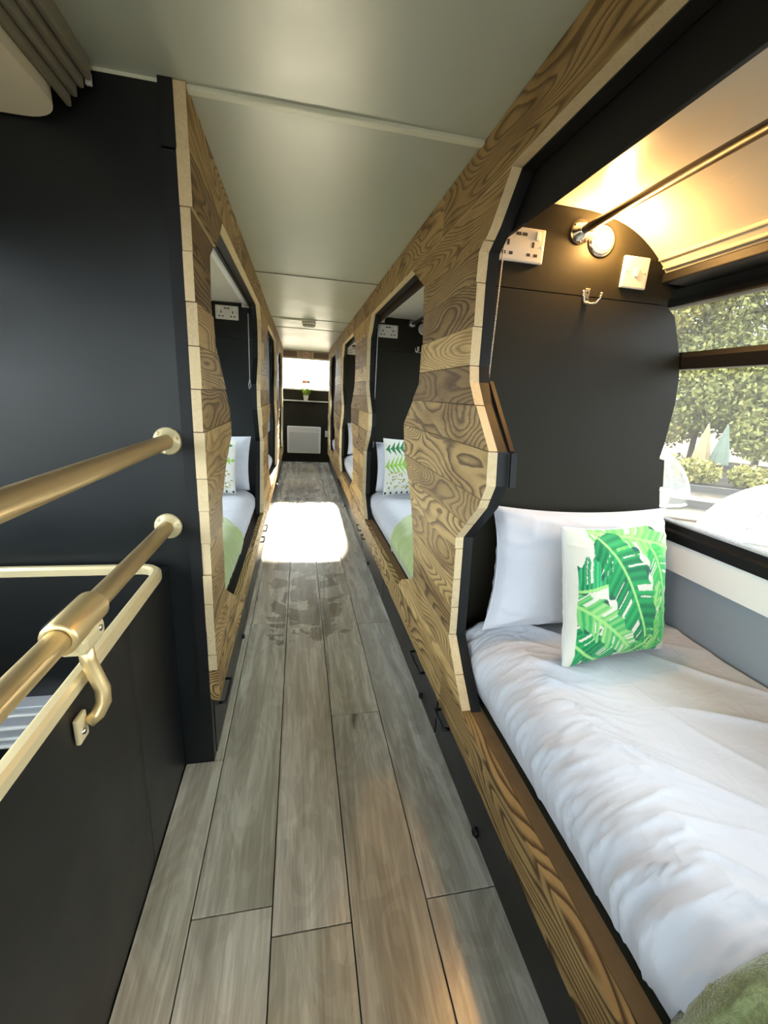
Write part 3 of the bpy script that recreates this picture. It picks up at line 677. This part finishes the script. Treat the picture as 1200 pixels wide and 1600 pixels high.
DG, MG, BG, LG = (.004, .13, .05), (.02, .33, .09), (.07, .45, .08), (.30, .55, .18)
banana = leaf_field([
    ((.55, .98), (.8, .85), (1.05, .62), .16, MG, BG, 9, 0, 2.2),
    ((.18, .02), (.66, .06), (1.02, .24), .14, BG, LG, 10, 0, .4),
    ((-.06, .70), (.10, .92), (.40, 1.04), .22, DG, MG, 9, 0, 1.1),
    ((-.06, .50), (.3, .62), (.58, .96), .15, MG, LG, 9, 0, 3.0),
    ((.0, .44), (.25, .43), (.50, .34), .25, DG, (.05, .45, .16), 10, -1, 5.0),
    ((.70, .16), (.90, .40), (.92, .92), .13, MG, BG, 9, 0, 2.0),
    ((.76, .98), (.66, .78), (.80, .42), .11, BG, LG, 8, 0, 4.0),
    ((.24, .06), (.52, .34), (.68, .86), .215, DG, MG, 9, 0, 1.7),
    ((.42, 1.0), (.6, .95), (.72, .82), .07, DG, BG, 9, 0, 6.0)], (.60, .57, .47),
    lambda u, v, C: np.where((u < .05)[:, None], np.array([[.58, .57, .48]]), C))
def fern_tex(u, v, C):
    rng = np.random.RandomState(4)
    for _ in range(95):
        x0, y0 = rng.uniform(.02, .98), rng.uniform(.58, .90)
        if abs(x0-.25) > .2 and abs(x0-.75) > .2: continue
        a = rng.uniform(0, 3.14); dx, dy = u-x0, v-y0; p, q = dx*np.cos(a)+dy*np.sin(a), -dx*np.sin(a)+dy*np.cos(a)
        C[(p/.022)**2+(q/.011)**2 < 1] = rng.choice([.7, 1.0, 1.2])*np.array([.34, .30, .05])
    m = (v > .945) & (v < .985) & (np.sin(u*60) > .55); C[m] = (.02, .03, .02)
    return C
def fern(u, v):
    C = np.tile(np.array([[.62, .62, .56]]), (len(u), 1)).astype(float)
    def frond(x0, y0, x1, y1, n, ln, col, wd):
        ax = np.array([x1-x0, y1-y0]); L = np.linalg.norm(ax); ax /= L; nx = np.array([-ax[1], ax[0]])
        p = (u-x0)*ax[0]+(v-y0)*ax[1]; q = (u-x0)*nx[0]+(v-y0)*nx[1]
        C[(p > 0) & (p < L) & (abs(q) < .006)] = col
        ph = (p+abs(q)*-.55)/L*n; lim = ln*np.sin(np.pi*np.clip(.12+.85*p/L, 0, 1))
        m = (abs(ph-np.floor(ph)-.5) < wd*(1-abs(q)/np.maximum(lim, 1e-3))) & (abs(q) < lim) & (ph > 0) & (ph < n)
        C[m] = np.array(col)*(.8+.5*np.random.RandomState(1).rand(m.sum(), 1))
    frond(.02, .20, .95, .10, 11, .16, (.03, .16, .05), .42)
    frond(.0, .50, 1.0, .38, 13, .22, (.24, .46, .05), .40)
    return fern_tex(u, v, C)
WP = 'white pillows at the bunk heads'; FC = 'fern print cushions on the bunks'
cushion('pillow', M['pillowc'], (.585, 1.135, .535), (1.225, 1.135, .53), (.60, 1.198, .935), .085, 'large white pillow behind the banana leaf cushion', 'pillow', 44, WP, pinch=.10, wr=.012, seed=2)
cushion('scatter_cushion', M['leafprint'], (.730, .915, .533), (1.118, .975, .533), (.700, .985, .934), .055, 'square cushion printed with green banana leaves on the nearest right bunk', 'cushion', 210, None, banana, pinch=.085, wr=.004)
cushion('pillow', M['pillowc'], (.575, 3.10, .545), (1.20, 3.10, .545), (.575, 3.19, .905), .075, 'white pillow behind the fern cushion on the second right bunk', 'pillow', 30, WP, wr=.010, seed=5)
cushion('scatter_cushion', M['fernprint'], (.592, 2.90, .560), (.985, 2.93, .560), (.592, 3.0, .955), .045, 'square white cushion with green fern print on the second right bunk', 'cushion', 120, FC, fern)
cushion('pillow', M['pillowc'], (-.96, 3.11, .545), (-.345, 3.09, .545), (-.95, 3.19, .915), .07, 'white pillow at the head of the nearest left bunk', 'pillow', 30, WP, wr=.010, seed=8)
cushion('scatter_cushion', M['fernprint'], (-.815, 2.98, .550), (-.420, 2.94, .550), (-.805, 3.07, .90), .045, 'cream cushion with olive leaf print on the nearest left bunk', 'cushion', 120, FC, fern)
cushion('pillow', M['pillowc'], (.575, 5.10, .545), (1.20, 5.10, .545), (.575, 5.19, .905), .07, 'white pillow on the third right bunk', 'pillow', 24, WP, wr=.010, seed=11)
cushion('pillow', M['pillowc'], (.61, 7.05, .545), (1.22, 7.05, .545), (.61, 7.17, .86), .07, 'white pillow on the farthest right bunk', 'pillow', 24, WP, wr=.010, seed=14)
cushion('pillow', M['pillowc'], (-.96, 5.10, .545), (-.35, 5.10, .545), (-.96, 5.19, .80), .07, 'white pillow on the second left bunk', 'pillow', 24, WP, wr=.010, seed=17)
cushion('pillow', M['pillowc'], (-.98, 7.05, .555), (-.375, 7.05, .555), (-.98, 7.17, .80), .07, 'white pillow on the farthest left bunk', 'pillow', 24, WP, wr=.010, seed=19)

# ------------------------------------------------------------------ bulkhead fittings
def double_socket(x, y, z, label, full=True):
    t = thing('double_socket', (x, y, z-.045), label, 'socket', 'double sockets on the bunk bulkheads')
    MB().box(x-.074, x+.074, y-.011, y, z-.044, z+.044, .005).build('plate', M['plastic'], t)
    for s_ in (-1, 1):
        MB().box(x+s_*.050-.006, x+s_*.050+.006, y-.0145, y-.010, z+.014, z+.036, .0015).build('rocker', M['white'], t)
        cx = x+s_*.038
        for dx, dz, w_, h_ in ((0, .002, .0035, .007), (-.011, -.024, .0055, .0038), (.011, -.024, .0055, .0038)):
            MB().box(cx+dx-w_, cx+dx+w_, y-.0116, y-.0105, z+dz-h_, z+dz+h_).build('pin_hole', M['hole'], t)
        MB().box(x+s_*.0095-.0075, x+s_*.0095+.0075, y-.0118, y-.0105, z+.022, z+.030).build('usb_port', M['hole'], t)
    for s_ in (-1, 1): MB().lathe((x+s_*.064, y-.0112, z-.002), (0, -1, 0), [(.003, 0), (.003, .001), (0, .0012)], 8).build('screw', M['chrome'], t)
    return t
double_socket(.612, 1.27, 1.682, 'white double socket with USB ports on the bulkhead of the nearest right bunk')
double_socket(.634, 3.27, 1.702, 'white double socket on the bulkhead of the second right bunk')
double_socket(.628, 5.27, 1.735, 'white double socket on the bulkhead of the third right bunk')
double_socket(-.478, 3.27, 1.73, 'white double socket on the bulkhead of the nearest left bunk')
def reading_light(x, y, z, label, lit):
    t = thing('reading_light', (x, y, z), label, 'wall light', 'recessed reading lights on the right bulkheads')
    ax = Vector((0, -1, 0))
    MB().lathe((x, y+.001, z), ax, [(.042, 0), (.042, .005), (.037, .009), (.030, .010), (.027, .006)], 32).build('bezel', M['chrome'] if lit else M['plastic'], t)
    MB().lathe((x, y+.003, z), ax, [(.028, .002), (.027, .013), (.0235, .016), (.023, .008)], 28).build('eyeball', M['plastic'], t)
    MB().lathe((x, y+.004, z), ax, [(.0235, .008), (.018, .0115), (0, .0125)], 24).build('bulb', M['bulb'] if lit else M['plastic'], t)
    if lit:
        ld = bpy.data.lights.new('reading_light_lamp', 'POINT'); ld.energy = 7.0; ld.color = (1, .54, .17); ld.shadow_soft_size = .015
        lo = bpy.data.objects.new('lamp', ld); COL.objects.link(lo); lo.parent = t; lo.location = (0, -.036, 0)
    return t
reading_light(.870, 1.27, 1.722, 'glowing round reading light on the bulkhead of the nearest right bunk', True)
reading_light(.905, 3.27, 1.738, 'unlit round reading light on the bulkhead of the second right bunk', False)
sw = thing('light_switch', (.997, 1.27, 1.60), 'square white light switch beside the glowing reading light', 'switch')
MB().box(.953, 1.041, 1.260, 1.27, 1.606, 1.694, .005).build('plate', M['plastic'], sw); MB().box(.992, 1.004, 1.2555, 1.262, 1.638, 1.662, .002).build('rocker', M['white'], sw)
for x in (.966, 1.028): MB().lathe((x, 1.2602, 1.65), (0, -1, 0), [(.003, 0), (.003, .001), (0, .0012)], 8).build('screw', M['chrome'], sw)
def coat_hook(x, y, z, label):
    t = thing('coat_hook', (x, y, z-.03), label, 'hook', 'chrome coat hooks on the right bulkheads')
    MB().box(x-.009, x+.009, y-.005, y, z-.022, z+.022, .004).build('plate', M['chrome'], t)
    for s_ in (-1, 1):
        P = [(x, y-.004, z-.014), (x+s_*.008, y-.014, z-.022), (x+s_*.020, y-.024, z-.020), (x+s_*.028, y-.028, z-.006), (x+s_*.030, y-.028, z+.004)]
        MB().tube(P, .0032, 8).build('prong', M['chrome'], t); MB().lathe((x+s_*.030, y-.028, z+.001), (0, 0, 1), [(0, 0), (.0045, .003), (.0045, .006), (0, .009)], 8).build('tip', M['chrome'], t)
    for dz in (-.008, .010): MB().lathe((x, y-.0052, z+dz), (0, -1, 0), [(.003, 0), (0, .0012)], 8).build('screw', M['darkmetal'], t)
coat_hook(.850, 1.27, 1.572, 'chrome double coat hook under the glowing reading light'); coat_hook(.872, 3.27, 1.592, 'chrome double coat hook in the second right bunk')
def grab_rail(x, z, a, b, label, mt, r, fm):
    t = thing('curtain_rail', (x, b, z), label, 'rail', 'rails under the bunk ceilings')
    MB().tube([(x, a, z), (x, b-.004, z)], r, 14).build('bar', mt, t)
    MB().lathe((x, b, z), (0, -1, 0), [(.032, 0), (.033, .004), (.020, .010), (.017, .022), (r, .024)], 24).build('flange', fm, t)
    for k in range(3):
        an = k*2.09+.5; MB().lathe((x+.025*math.cos(an), b-.005, z+.025*math.sin(an)), (0, -1, 0), [(.004, 0), (.004, .002), (0, .003)], 8).build('screw', M['darkmetal'], t)
grab_rail(.797, 1.737, -1.9, 1.27, 'dark bronze rail with chrome flange above the nearest right bunk', M['bronze'], .0115, M['chrome'])
grab_rail(.815, 1.765, 1.31, 3.27, 'dark bronze rail with chrome flange above the second right bunk', M['bronze'], .0115, M['chrome'])

# ------------------------------------------------------------------ roller blinds at the bunk openings
def blind(left, a, b, z0, z1, label, fab, front, chain=None, loop=False):
    f = (lambda m: mirx(m)) if left else (lambda m: m)
    x0 = ROOM_ML(.55) if left else .55
    t = thing('roller_blind', (x0, b, z0), label, 'blind', 'rolled up blinds at the bunk openings')
    f(MB().box(.541, .552, a, b, z0, z1, .002)).build('fascia', front, t)
    f(MB().tube([(.578, a, (z0+z1)/2+.02), (.578, b, (z0+z1)/2+.02)], .024, 14)).build('rolled_cloth', fab, t)
    f(MB().box(.553, .606, b, b+.004, (z0+z1)/2-.012, z1-.002, .001)).build('end_bracket', M['plastic'], t)
    if chain:
        cx, cyy, zt_, zb_, mt = chain
        cb = MB(); n = int((zt_-zb_)/.006)
        if loop:
            f(cb.tube([(cx, cyy, zt_), (cx, cyy, zb_+.07), (cx+.008, cyy, zb_+.03), (cx+.004, cyy, zb_), (cx-.006, cyy, zb_+.02), (cx, cyy, zb_+.07)], .0022, 6)).build('pull_cord', mt, t)
        else:
            for k in range(n): z = zt_-k*.006; cb.lathe((cx, cyy, z-.0024), (0, 0, 1), [(0, 0), (.0024, .0012), (.0024, .0036), (0, .0048)], 6)
            f(cb.tube([(cx, cyy, zb_), (cx, cyy, zt_)], .0008, 4)).build('bead_chain', mt, t)
    return t
blind(False, -1.9, 1.262, 1.678, 1.80, 'black fascia of the rolled up blind over the nearest right bunk', M['blacktrim'], M['blacktrim'], (.556, 1.245, 1.665, 1.30, M['plastic']))
blind(False, 1.31, 3.262, 1.735, 1.80, 'white rolled up blind over the second right bunk with a looped pull cord', M['blindw'], M['browntrim'], (.553, 3.22, 1.73, .86, M['blindw']), True)
blind(True, 1.31, 3.255, 1.765, 1.80, 'white rolled up blind over the nearest left bunk', M['blindw'], M['blacktrim'], (.562, 3.22, 1.73, 1.24, M['blindw']), True)
blind(False, 3.31, 5.262, 1.755, 1.80, 'white rolled up blind over the third right bunk', M['blindw'], M['blacktrim'])
# added brown strip on the nearest right opening's slope, colour imitating the lamp's reflection
MB().prism([(1.206, 1.30), (1.028, 1.122), (1.021, 1.129), (1.199, 1.307)], XR+TH+.033, XR+TH+.045, 'x').build('edge_sliver', M['browntrim'], wr)
MB().prism([(1.020, 1.122), (1.006, 1.036), (.998, 1.036), (1.012, 1.124)], XR+TH+.033, XR+TH+.050, 'x').build('edge_sliver', M['rubber'], wr)
def curtain(left, x, a, b, z0, z1, mt, label, fold=.018, n=7, tie=True):
    t = thing('curtain', (x, (a+b)/2, z0), label, 'curtain')
    V = []; m = n*8
    for j in range(13):
        q = j/12; z = z0+(z1-z0)*q; sq = 1-(.45*(1-q) if tie else 0)
        for i in range(m+1):
            p = i/m; y = b-(b-a)*(1-p)*sq; V.append((x+fold*math.sin(p*n*2*math.pi)*(.6+.4*q), y, z))
    F = [(j*(m+1)+i, j*(m+1)+i+1, (j+1)*(m+1)+i+1, (j+1)*(m+1)+i) for j in range(12) for i in range(m)]
    o = MB().add(V, F, 0, True).build('cloth', mt, t); md = o.modifiers.new('t', 'SOLIDIFY'); md.thickness = .003
    MB().box(x-.012, x+.012, a-.01, b+.005, z1, z1+.018, .003).build('track', M['darkmetal'], t)
    return t
curtain(True, -.345, 4.62, 5.22, .78, 1.772, M['curt'], 'slate blue curtain gathered in the second left bunk opening')
curtain(False, .575, 6.85, 7.20, .70, 1.772, M['curtb'], 'brown curtain gathered in the farthest right bunk opening')
curtain(True, -.345, 6.75, 7.20, .70, 1.772, M['curtb'], 'brown curtain gathered in the farthest left bunk opening')

# ------------------------------------------------------------------ stair side: balustrade, hand rails, bracket, ceiling moulding
bp = thing('stair_balustrade', (-.38, .3, 0), 'low glossy black panel guarding the stairwell with gold edging', 'balustrade')
MB().box(-.398, -.376, -1.6, 1.258, -.14, .728).build('panel', M['black'], bp)
MB().box(-.3735, -.3725, .93, .932, .0, .72).build('panel_seam', M['hole'], bp)
def bar_path(pts, w, h): 
    mb = MB(); return mb
tp = [(-.386, -1.6, .735), (-.386, 1.17, .735)]+[(-.386-.05+.05*math.cos(a), 1.17+.06*math.sin(a), .735) for a in [math.pi/2*k/6 for k in range(1, 7)]]+[(-1.05, 1.232, .735)]
V = []; F = []
for i, p in enumerate(tp):
    d = Vector(tp[min(i+1, len(tp)-1)])-Vector(tp[max(i-1, 0)]); d.normalize(); nn = Vector((d.y, -d.x, 0))
    for a, b in ((-.013, -.012), (-.013, .006), (-.006, .012), (.006, .012), (.013, .006), (.013, -.012)): V.append(Vector(p)+nn*a+Vector((0, 0, b)))
for i in range(len(tp)-1):
    for k in range(6): F.append((i*6+k, i*6+(k+1) % 6, (i+1)*6+(k+1) % 6, (i+1)*6+k))
F += [tuple(range(6)), tuple(range(len(V)-6, len(V)))]
MB().add(V, F).build('gold_edging', M['goldflat'], bp)
MB().box(-1.05, -.40, 1.215, 1.258, -.14, .722).build('return_panel', M['black'], bp)
def hand_rail(x, z, label, grp='gold hand rails by the stairs'):
    t = thing('hand_rail', (x, 1.262, z), label, 'hand rail', grp)
    MB().tube([(x, -1.6, z), (x, 1.25, z)], .0195, 20).build('bar', M['gold'], t)
    MB().lathe((x, 1.2618, z), (0, -1, 0), [(.036, 0), (.038, .003), (.034, .008), (.024, .012), (.0205, .022), (.0195, .023)], 24).build('flange', M['goldflat'], t)
    for k in range(3):
        an = k*2.09+.3; MB().lathe((x+.030*math.cos(an), 1.2535, z+.030*math.sin(an)), (0, -1, 0), [(.005, 0), (.005, .003), (0, .004)], 8).build('screw', M['goldflat'], t)
    return t
hand_rail(-.352, 1.097, 'upper gold hand rail fixed to the dark stair bulkhead')
hr = hand_rail(-.368, .853, 'lower gold hand rail with a bracket clamped to the stair balustrade')
# clamp and crooked stanchion
MB().lathe((-.368, .665, .853), (0, 1, 0), [(.0200, 0), (.027, 0), (.0285, .004), (.0285, .116), (.027, .12), (.0200, .12)], 24).build('clamp_sleeve', M['gold'], hr)
MB().box(-.386, -.342, .688, .765, .806, .840, .010).build('clamp_block', M['goldflat'], hr)
MB().tube([(-.3885, .668, .8735), (-.3885, .782, .8735)], .0012, 5).build('clamp_split', M['hole'], hr)
st = [(-.362, .727, .812), (-.360, .727, .775), (-.352, .727, .745), (-.343, .725, .718), (-.342, .720, .694), (-.350, .712, .676), (-.362, .704, .667)]
MB().tube(st, [.0125, .0125, .0128, .0128, .0128, .0122, .0115], 14).build('stanchion', M['gold'], hr)
MB().box(-.3735, -.365, .676, .708, .642, .692, .003).build('foot_plate', M['goldflat'], hr)
MB().lathe((-.365, .690, .660), (1, 0, 0), [(.006, 0), (.005, .003), (0, .004)], 10).build('screw', M['chrome'], hr)
MB().lathe((-.347, .745, .828), (1, 0, 0), [(.006, 0), (.006, .006), (0, .007)], 8).build('screw', M['chrome'], hr)
# white ribbed ledge low in the stairwell
lg = thing('stair_ledge', (-.8, 1.2, .22), 'pale ribbed ledge low in the stairwell behind the balustrade edging', 'ledge')
MB().box(-1.05, -.60, 1.165, 1.214, .215, .350, .004).build('body', M['alu'], lg)
for k, (z, r) in enumerate(((.325, .004), (.285, .006), (.25, .005), (.226, .006))): MB().tube([(-1.05, 1.164, z), (-.60, 1.164, z)], r, 8).build('rib', M['white'], lg)
# ceiling moulding above the stairs and cream lamp cover
cm = thing('ceiling_moulding', (-.5, 1.2, 1.84), 'worn grey ribbed moulding along the ceiling above the stairs', 'moulding')
for x0, x1, z0 in ((-.454, -.440, 1.868), (-.470, -.456, 1.852), (-.484, -.471, 1.834), (-.496, -.485, 1.815)):
    MB().box(x0, x1, -1.9, 1.238, z0, CZ, .006).build('rib', M['trimgrey'], cm)
MB().box(-.455, -.442, 1.236, 1.244, 1.862, 1.885, .002).build('end_clip', M['alu'], cm)
lc = thing('ceiling_panel_cover', (-.8, 0, 1.80), 'cream rounded panel beside the grey ceiling moulding above the stairs', 'panel')
poly = [(-.498, -1.9), (-.498, 1.16)]+[(-.498-.09+.09*math.cos(a), 1.16+.09*math.sin(a)) for a in [math.pi/2*k/8 for k in range(1, 9)]]+[(-1.04, 1.25), (-1.04, -1.9)]
MB().prism(poly, 1.792, 1.84, 'z').build('cover', M['panelcream'], lc)
MB().box(-1.0, -.62, -1.8, 1.1, 1.84, 1.905).build('backing_box', M['trimgrey'], lc)

# stairwell bottom
struct(MB().box(-1.12, -.375, -2.0, 1.27, -2.3, -2.2).build('floor_stairwell', M['asphalt']))
struct(MB().box(-.41, -.375, -2.0, 1.262, -2.2, -.16).build('wall_stairwell', M['black']))

# ------------------------------------------------------------------ outdoors, seen through the right window
GZ = -2.3
struct(MB().box(-60, 90, -60, 90, GZ-.2, GZ).build('ground', M['ground']))
random.seed(21); rs = np.random.RandomState(21)
def leafcloud(blobs, count, size):
    V = np.zeros((count*4, 3)); ws_ = np.array([b[3]**2 for b in blobs]); idx = rs.choice(len(blobs), count, p=ws_/ws_.sum())
    B = np.array(blobs)[idx]; d = rs.normal(size=(count, 3)); d /= np.linalg.norm(d, axis=1)[:, None]
    c = B[:, :3]+d*(B[:, 3:4]*rs.uniform(.6, 1.05, (count, 1))*np.array([1, 1, .8]))
    a = rs.normal(size=(count, 3)); a /= np.linalg.norm(a, axis=1)[:, None]; b = np.cross(a, rs.normal(size=(count, 3))); b /= np.linalg.norm(b, axis=1)[:, None]
    s = size*rs.uniform(.6, 1.4, (count, 1))
    V[0::4] = c-a*s; V[1::4] = c+b*s*.5; V[2::4] = c+a*s; V[3::4] = c-b*s*.5
    return V, [(4*i, 4*i+1, 4*i+2, 4*i+3) for i in range(count)]
def tree(x, y, h, r, mt, label, count=30000, size=.17):
    t = thing('tree', (x, y, GZ), label, 'tree', 'trees outside the right windows')
    tb = MB().tube([(x, y, GZ), (x+.15, y+.1, GZ+h*.35), (x+.1, y-.1, GZ+h*.7)], [.22, .17, .08], 9)
    for k in range(6):
        a = k*1.05; z = GZ+h*(.35+.06*k); tb.tube([(x+.12, y, z), (x+r*.6*math.cos(a), y+r*.6*math.sin(a), z+h*.22)], [.08, .025], 6)
    tb.build('trunk', M['bark'], t)
    bl_ = [(x+random.uniform(-.7, .7)*r, y+random.uniform(-.7, .7)*r, GZ+h*random.uniform(.16, .92), r*random.uniform(.35, .6)) for _ in range(18)]
    V, F = leafcloud(bl_, count, size)
    me = bpy.data.meshes.new('foliage'); me.from_pydata([tuple(v) for v in (V-np.array([x, y, GZ]))], [], F); me.materials.append(mt)
    o = bpy.data.objects.new('foliage', me); COL.objects.link(o); o.parent = t; o['kind'] = 'stuff'
DV = lambda deg, d: (d*math.sin(math.radians(deg)), d*math.cos(math.radians(deg)))     # bearing from the bus
for k, (dg, d, h, r, m_, lb) in enumerate(((41.5, 40, 15, 4.8, 'fol2', 'bright yellow green tree nearest the bulkhead edge of the window'), (47, 42, 17, 5.4, 'fol1', 'tall olive tree behind the folded parasols'),
        (52.5, 39, 15, 5.0, 'fol1', 'wide olive tree right of the folded parasols'), (59, 41, 16, 5.4, 'fol2', 'large bright tree beyond the fence at the right'), (67, 40, 13, 5, 'fol1', 'dark olive tree at the far right of the window'), (35, 44, 13, 4.8, 'fol1', 'distant olive tree hidden mostly by the bulkhead'))):
    x, y = DV(dg, d); tree(x, y, h, r, M[m_], lb)
def bush(x, y, r, mt, label):
    t = thing('bush', (x, y, GZ), label, 'bush', 'bushes by the fence')
    V, F = leafcloud([(x+random.uniform(-.5, .5)*r, y+random.uniform(-.5, .5)*r, GZ+r*.6, r*.6) for _ in range(5)], 1500, .13)
    me = bpy.data.meshes.new('foliage'); me.from_pydata([tuple(v) for v in (V-np.array([x, y, GZ]))], [], F); me.materials.append(mt)
    o = bpy.data.objects.new('foliage', me); COL.objects.link(o); o.parent = t; o['kind'] = 'stuff'
    MB().tube([(x, y, GZ), (x, y, GZ+r*.8)], .05, 6).build('stem', M['bark'], t)
for dg, d, r, lb in ((48, 27.5, 1.2, 'yellow green bush under the folded parasols'), (52.6, 27.5, 1.1, 'low bush beside the fence posts'), (43.8, 26.5, 1.4, 'bush behind the small clear dome')):
    x, y = DV(dg, d); bush(x, y, r, M['fol2'], lb)
# fence
ft = thing('post_fence', (*DV(54, 31), GZ), 'rustic rail fence in front of the trees', 'fence')
for k in range(9):
    x, y = DV(46+k*4, 31); MB().box(x-.07, x+.07, y-.07, y+.07, GZ, GZ+1.25, .01).build('post', M['timber'], ft)
    if k < 8:
        x2, y2 = DV(50+k*4, 31)
        for z in (.45, .95): MB().tube([(x, y, GZ+z), (x2, y2, GZ+z)], .045, 6).build('rail', M['timber'], ft)
# folded parasols
for dg, d, m_, lb in ((48.0, 30, 'cream', 'cream folded parasol standing by the fence'), (49.6, 30, 'sage', 'grey green folded parasol standing by the fence')):
    x, y = DV(dg, d); t = thing('folded_parasol', (x, y, GZ), lb, 'parasol', 'folded parasols by the fence')
    MB().tube([(x, y, GZ), (x, y, GZ+3.1)], .03, 8).build('pole', M['timber'], t)
    pr = MB(); n = 16; V = []
    for z, r in ((.9, .40), (1.5, .34), (2.3, .19), (3.05, .03)):
        for q in range(n): rr = r*(1+.22*(q % 2)); V.append((x+rr*math.cos(2*math.pi*q/n), y+rr*math.sin(2*math.pi*q/n), GZ+z))
    pr.add(V, [(i*n+q, i*n+(q+1) % n, (i+1)*n+(q+1) % n, (i+1)*n+q) for i in range(3) for q in range(n)]).build('canopy', M[m_], t)
    MB().lathe((x, y, GZ), (0, 0, 1), [(0, .1), (.3, .1), (.34, 0)], 16).build('base', M['darktimber'], t)
# clear plastic domes on the patio
def dome(x, y, r, label):
    t = thing('clear_dome', (x, y, GZ), label, 'dome', 'clear plastic domes on the patio')
    V = []; n = 28
    for j in range(9):
        a = math.pi/2*j/8
        for k in range(n): V.append((x+r*math.cos(a)*math.cos(2*math.pi*k/n), y+r*math.cos(a)*math.sin(2*math.pi*k/n), GZ+r*.95*math.sin(a)+.05))
    MB().add(V, [(j*n+k, j*n+(k+1) % n, (j+1)*n+(k+1) % n, (j+1)*n+k) for j in range(8) for k in range(n)], 0, True).build('film', M['dome'], t)
    for ph in (0, math.pi/3, 2*math.pi/3):
        MB().tube([(x+r*1.005*math.cos(a)*math.cos(ph), y+r*1.005*math.cos(a)*math.sin(ph), GZ+.05+r*.955*math.sin(a)) for a in [math.pi*k/20 for k in range(21)]], .045, 6).build('hoop', M['white'], t)
    MB().tube([(x+r*math.cos(2*math.pi*k/24), y+r*math.sin(2*math.pi*k/24), GZ+.06) for k in range(24)], .06, 6, closed=True).build('base_ring', M['white'], t)
x, y = DV(41.6, 21); dome(x, y, 2.35, 'clear dome on the patio half hidden by the bulkhead edge')
x, y = DV(57.6, 14); dome(x, y, 2.15, 'nearest clear dome on the patio at the right window edge')
# sleepers and deck boards lying on the patio
for k, (dg, d, rot, L, m_, lb) in enumerate(((50, 25, 35, 6.0, 'darktimber', 'dark timber sleeper edging the flower bed'), (50.5, 20.5, 40, 3.2, 'darktimber', 'dark timber sleeper nearest the small dome'), (48.5, 17.6, 35, 3.5, 'timber', 'pale deck plank lying on the patio'), (47.5, 16, 38, 3.4, 'timber', 'pale deck plank nearest the bus'))):
    x, y = DV(dg, d); a = math.radians(rot); dx, dy = math.cos(a)*L/2, -math.sin(a)*L/2
    b = MB(); nx, ny = math.sin(a)*.14, math.cos(a)*.14; h = .28 if m_ == 'darktimber' else .06
    P4 = [(x-dx-nx, y-dy-ny), (x+dx-nx, y+dy-ny), (x+dx+nx, y+dy+ny), (x-dx+nx, y-dy+ny)]
    o = b.prism(P4, GZ, GZ+h, 'z').build('sleeper' if m_ == 'darktimber' else 'deck_plank', M[m_]); tag(o, lb, 'timber')
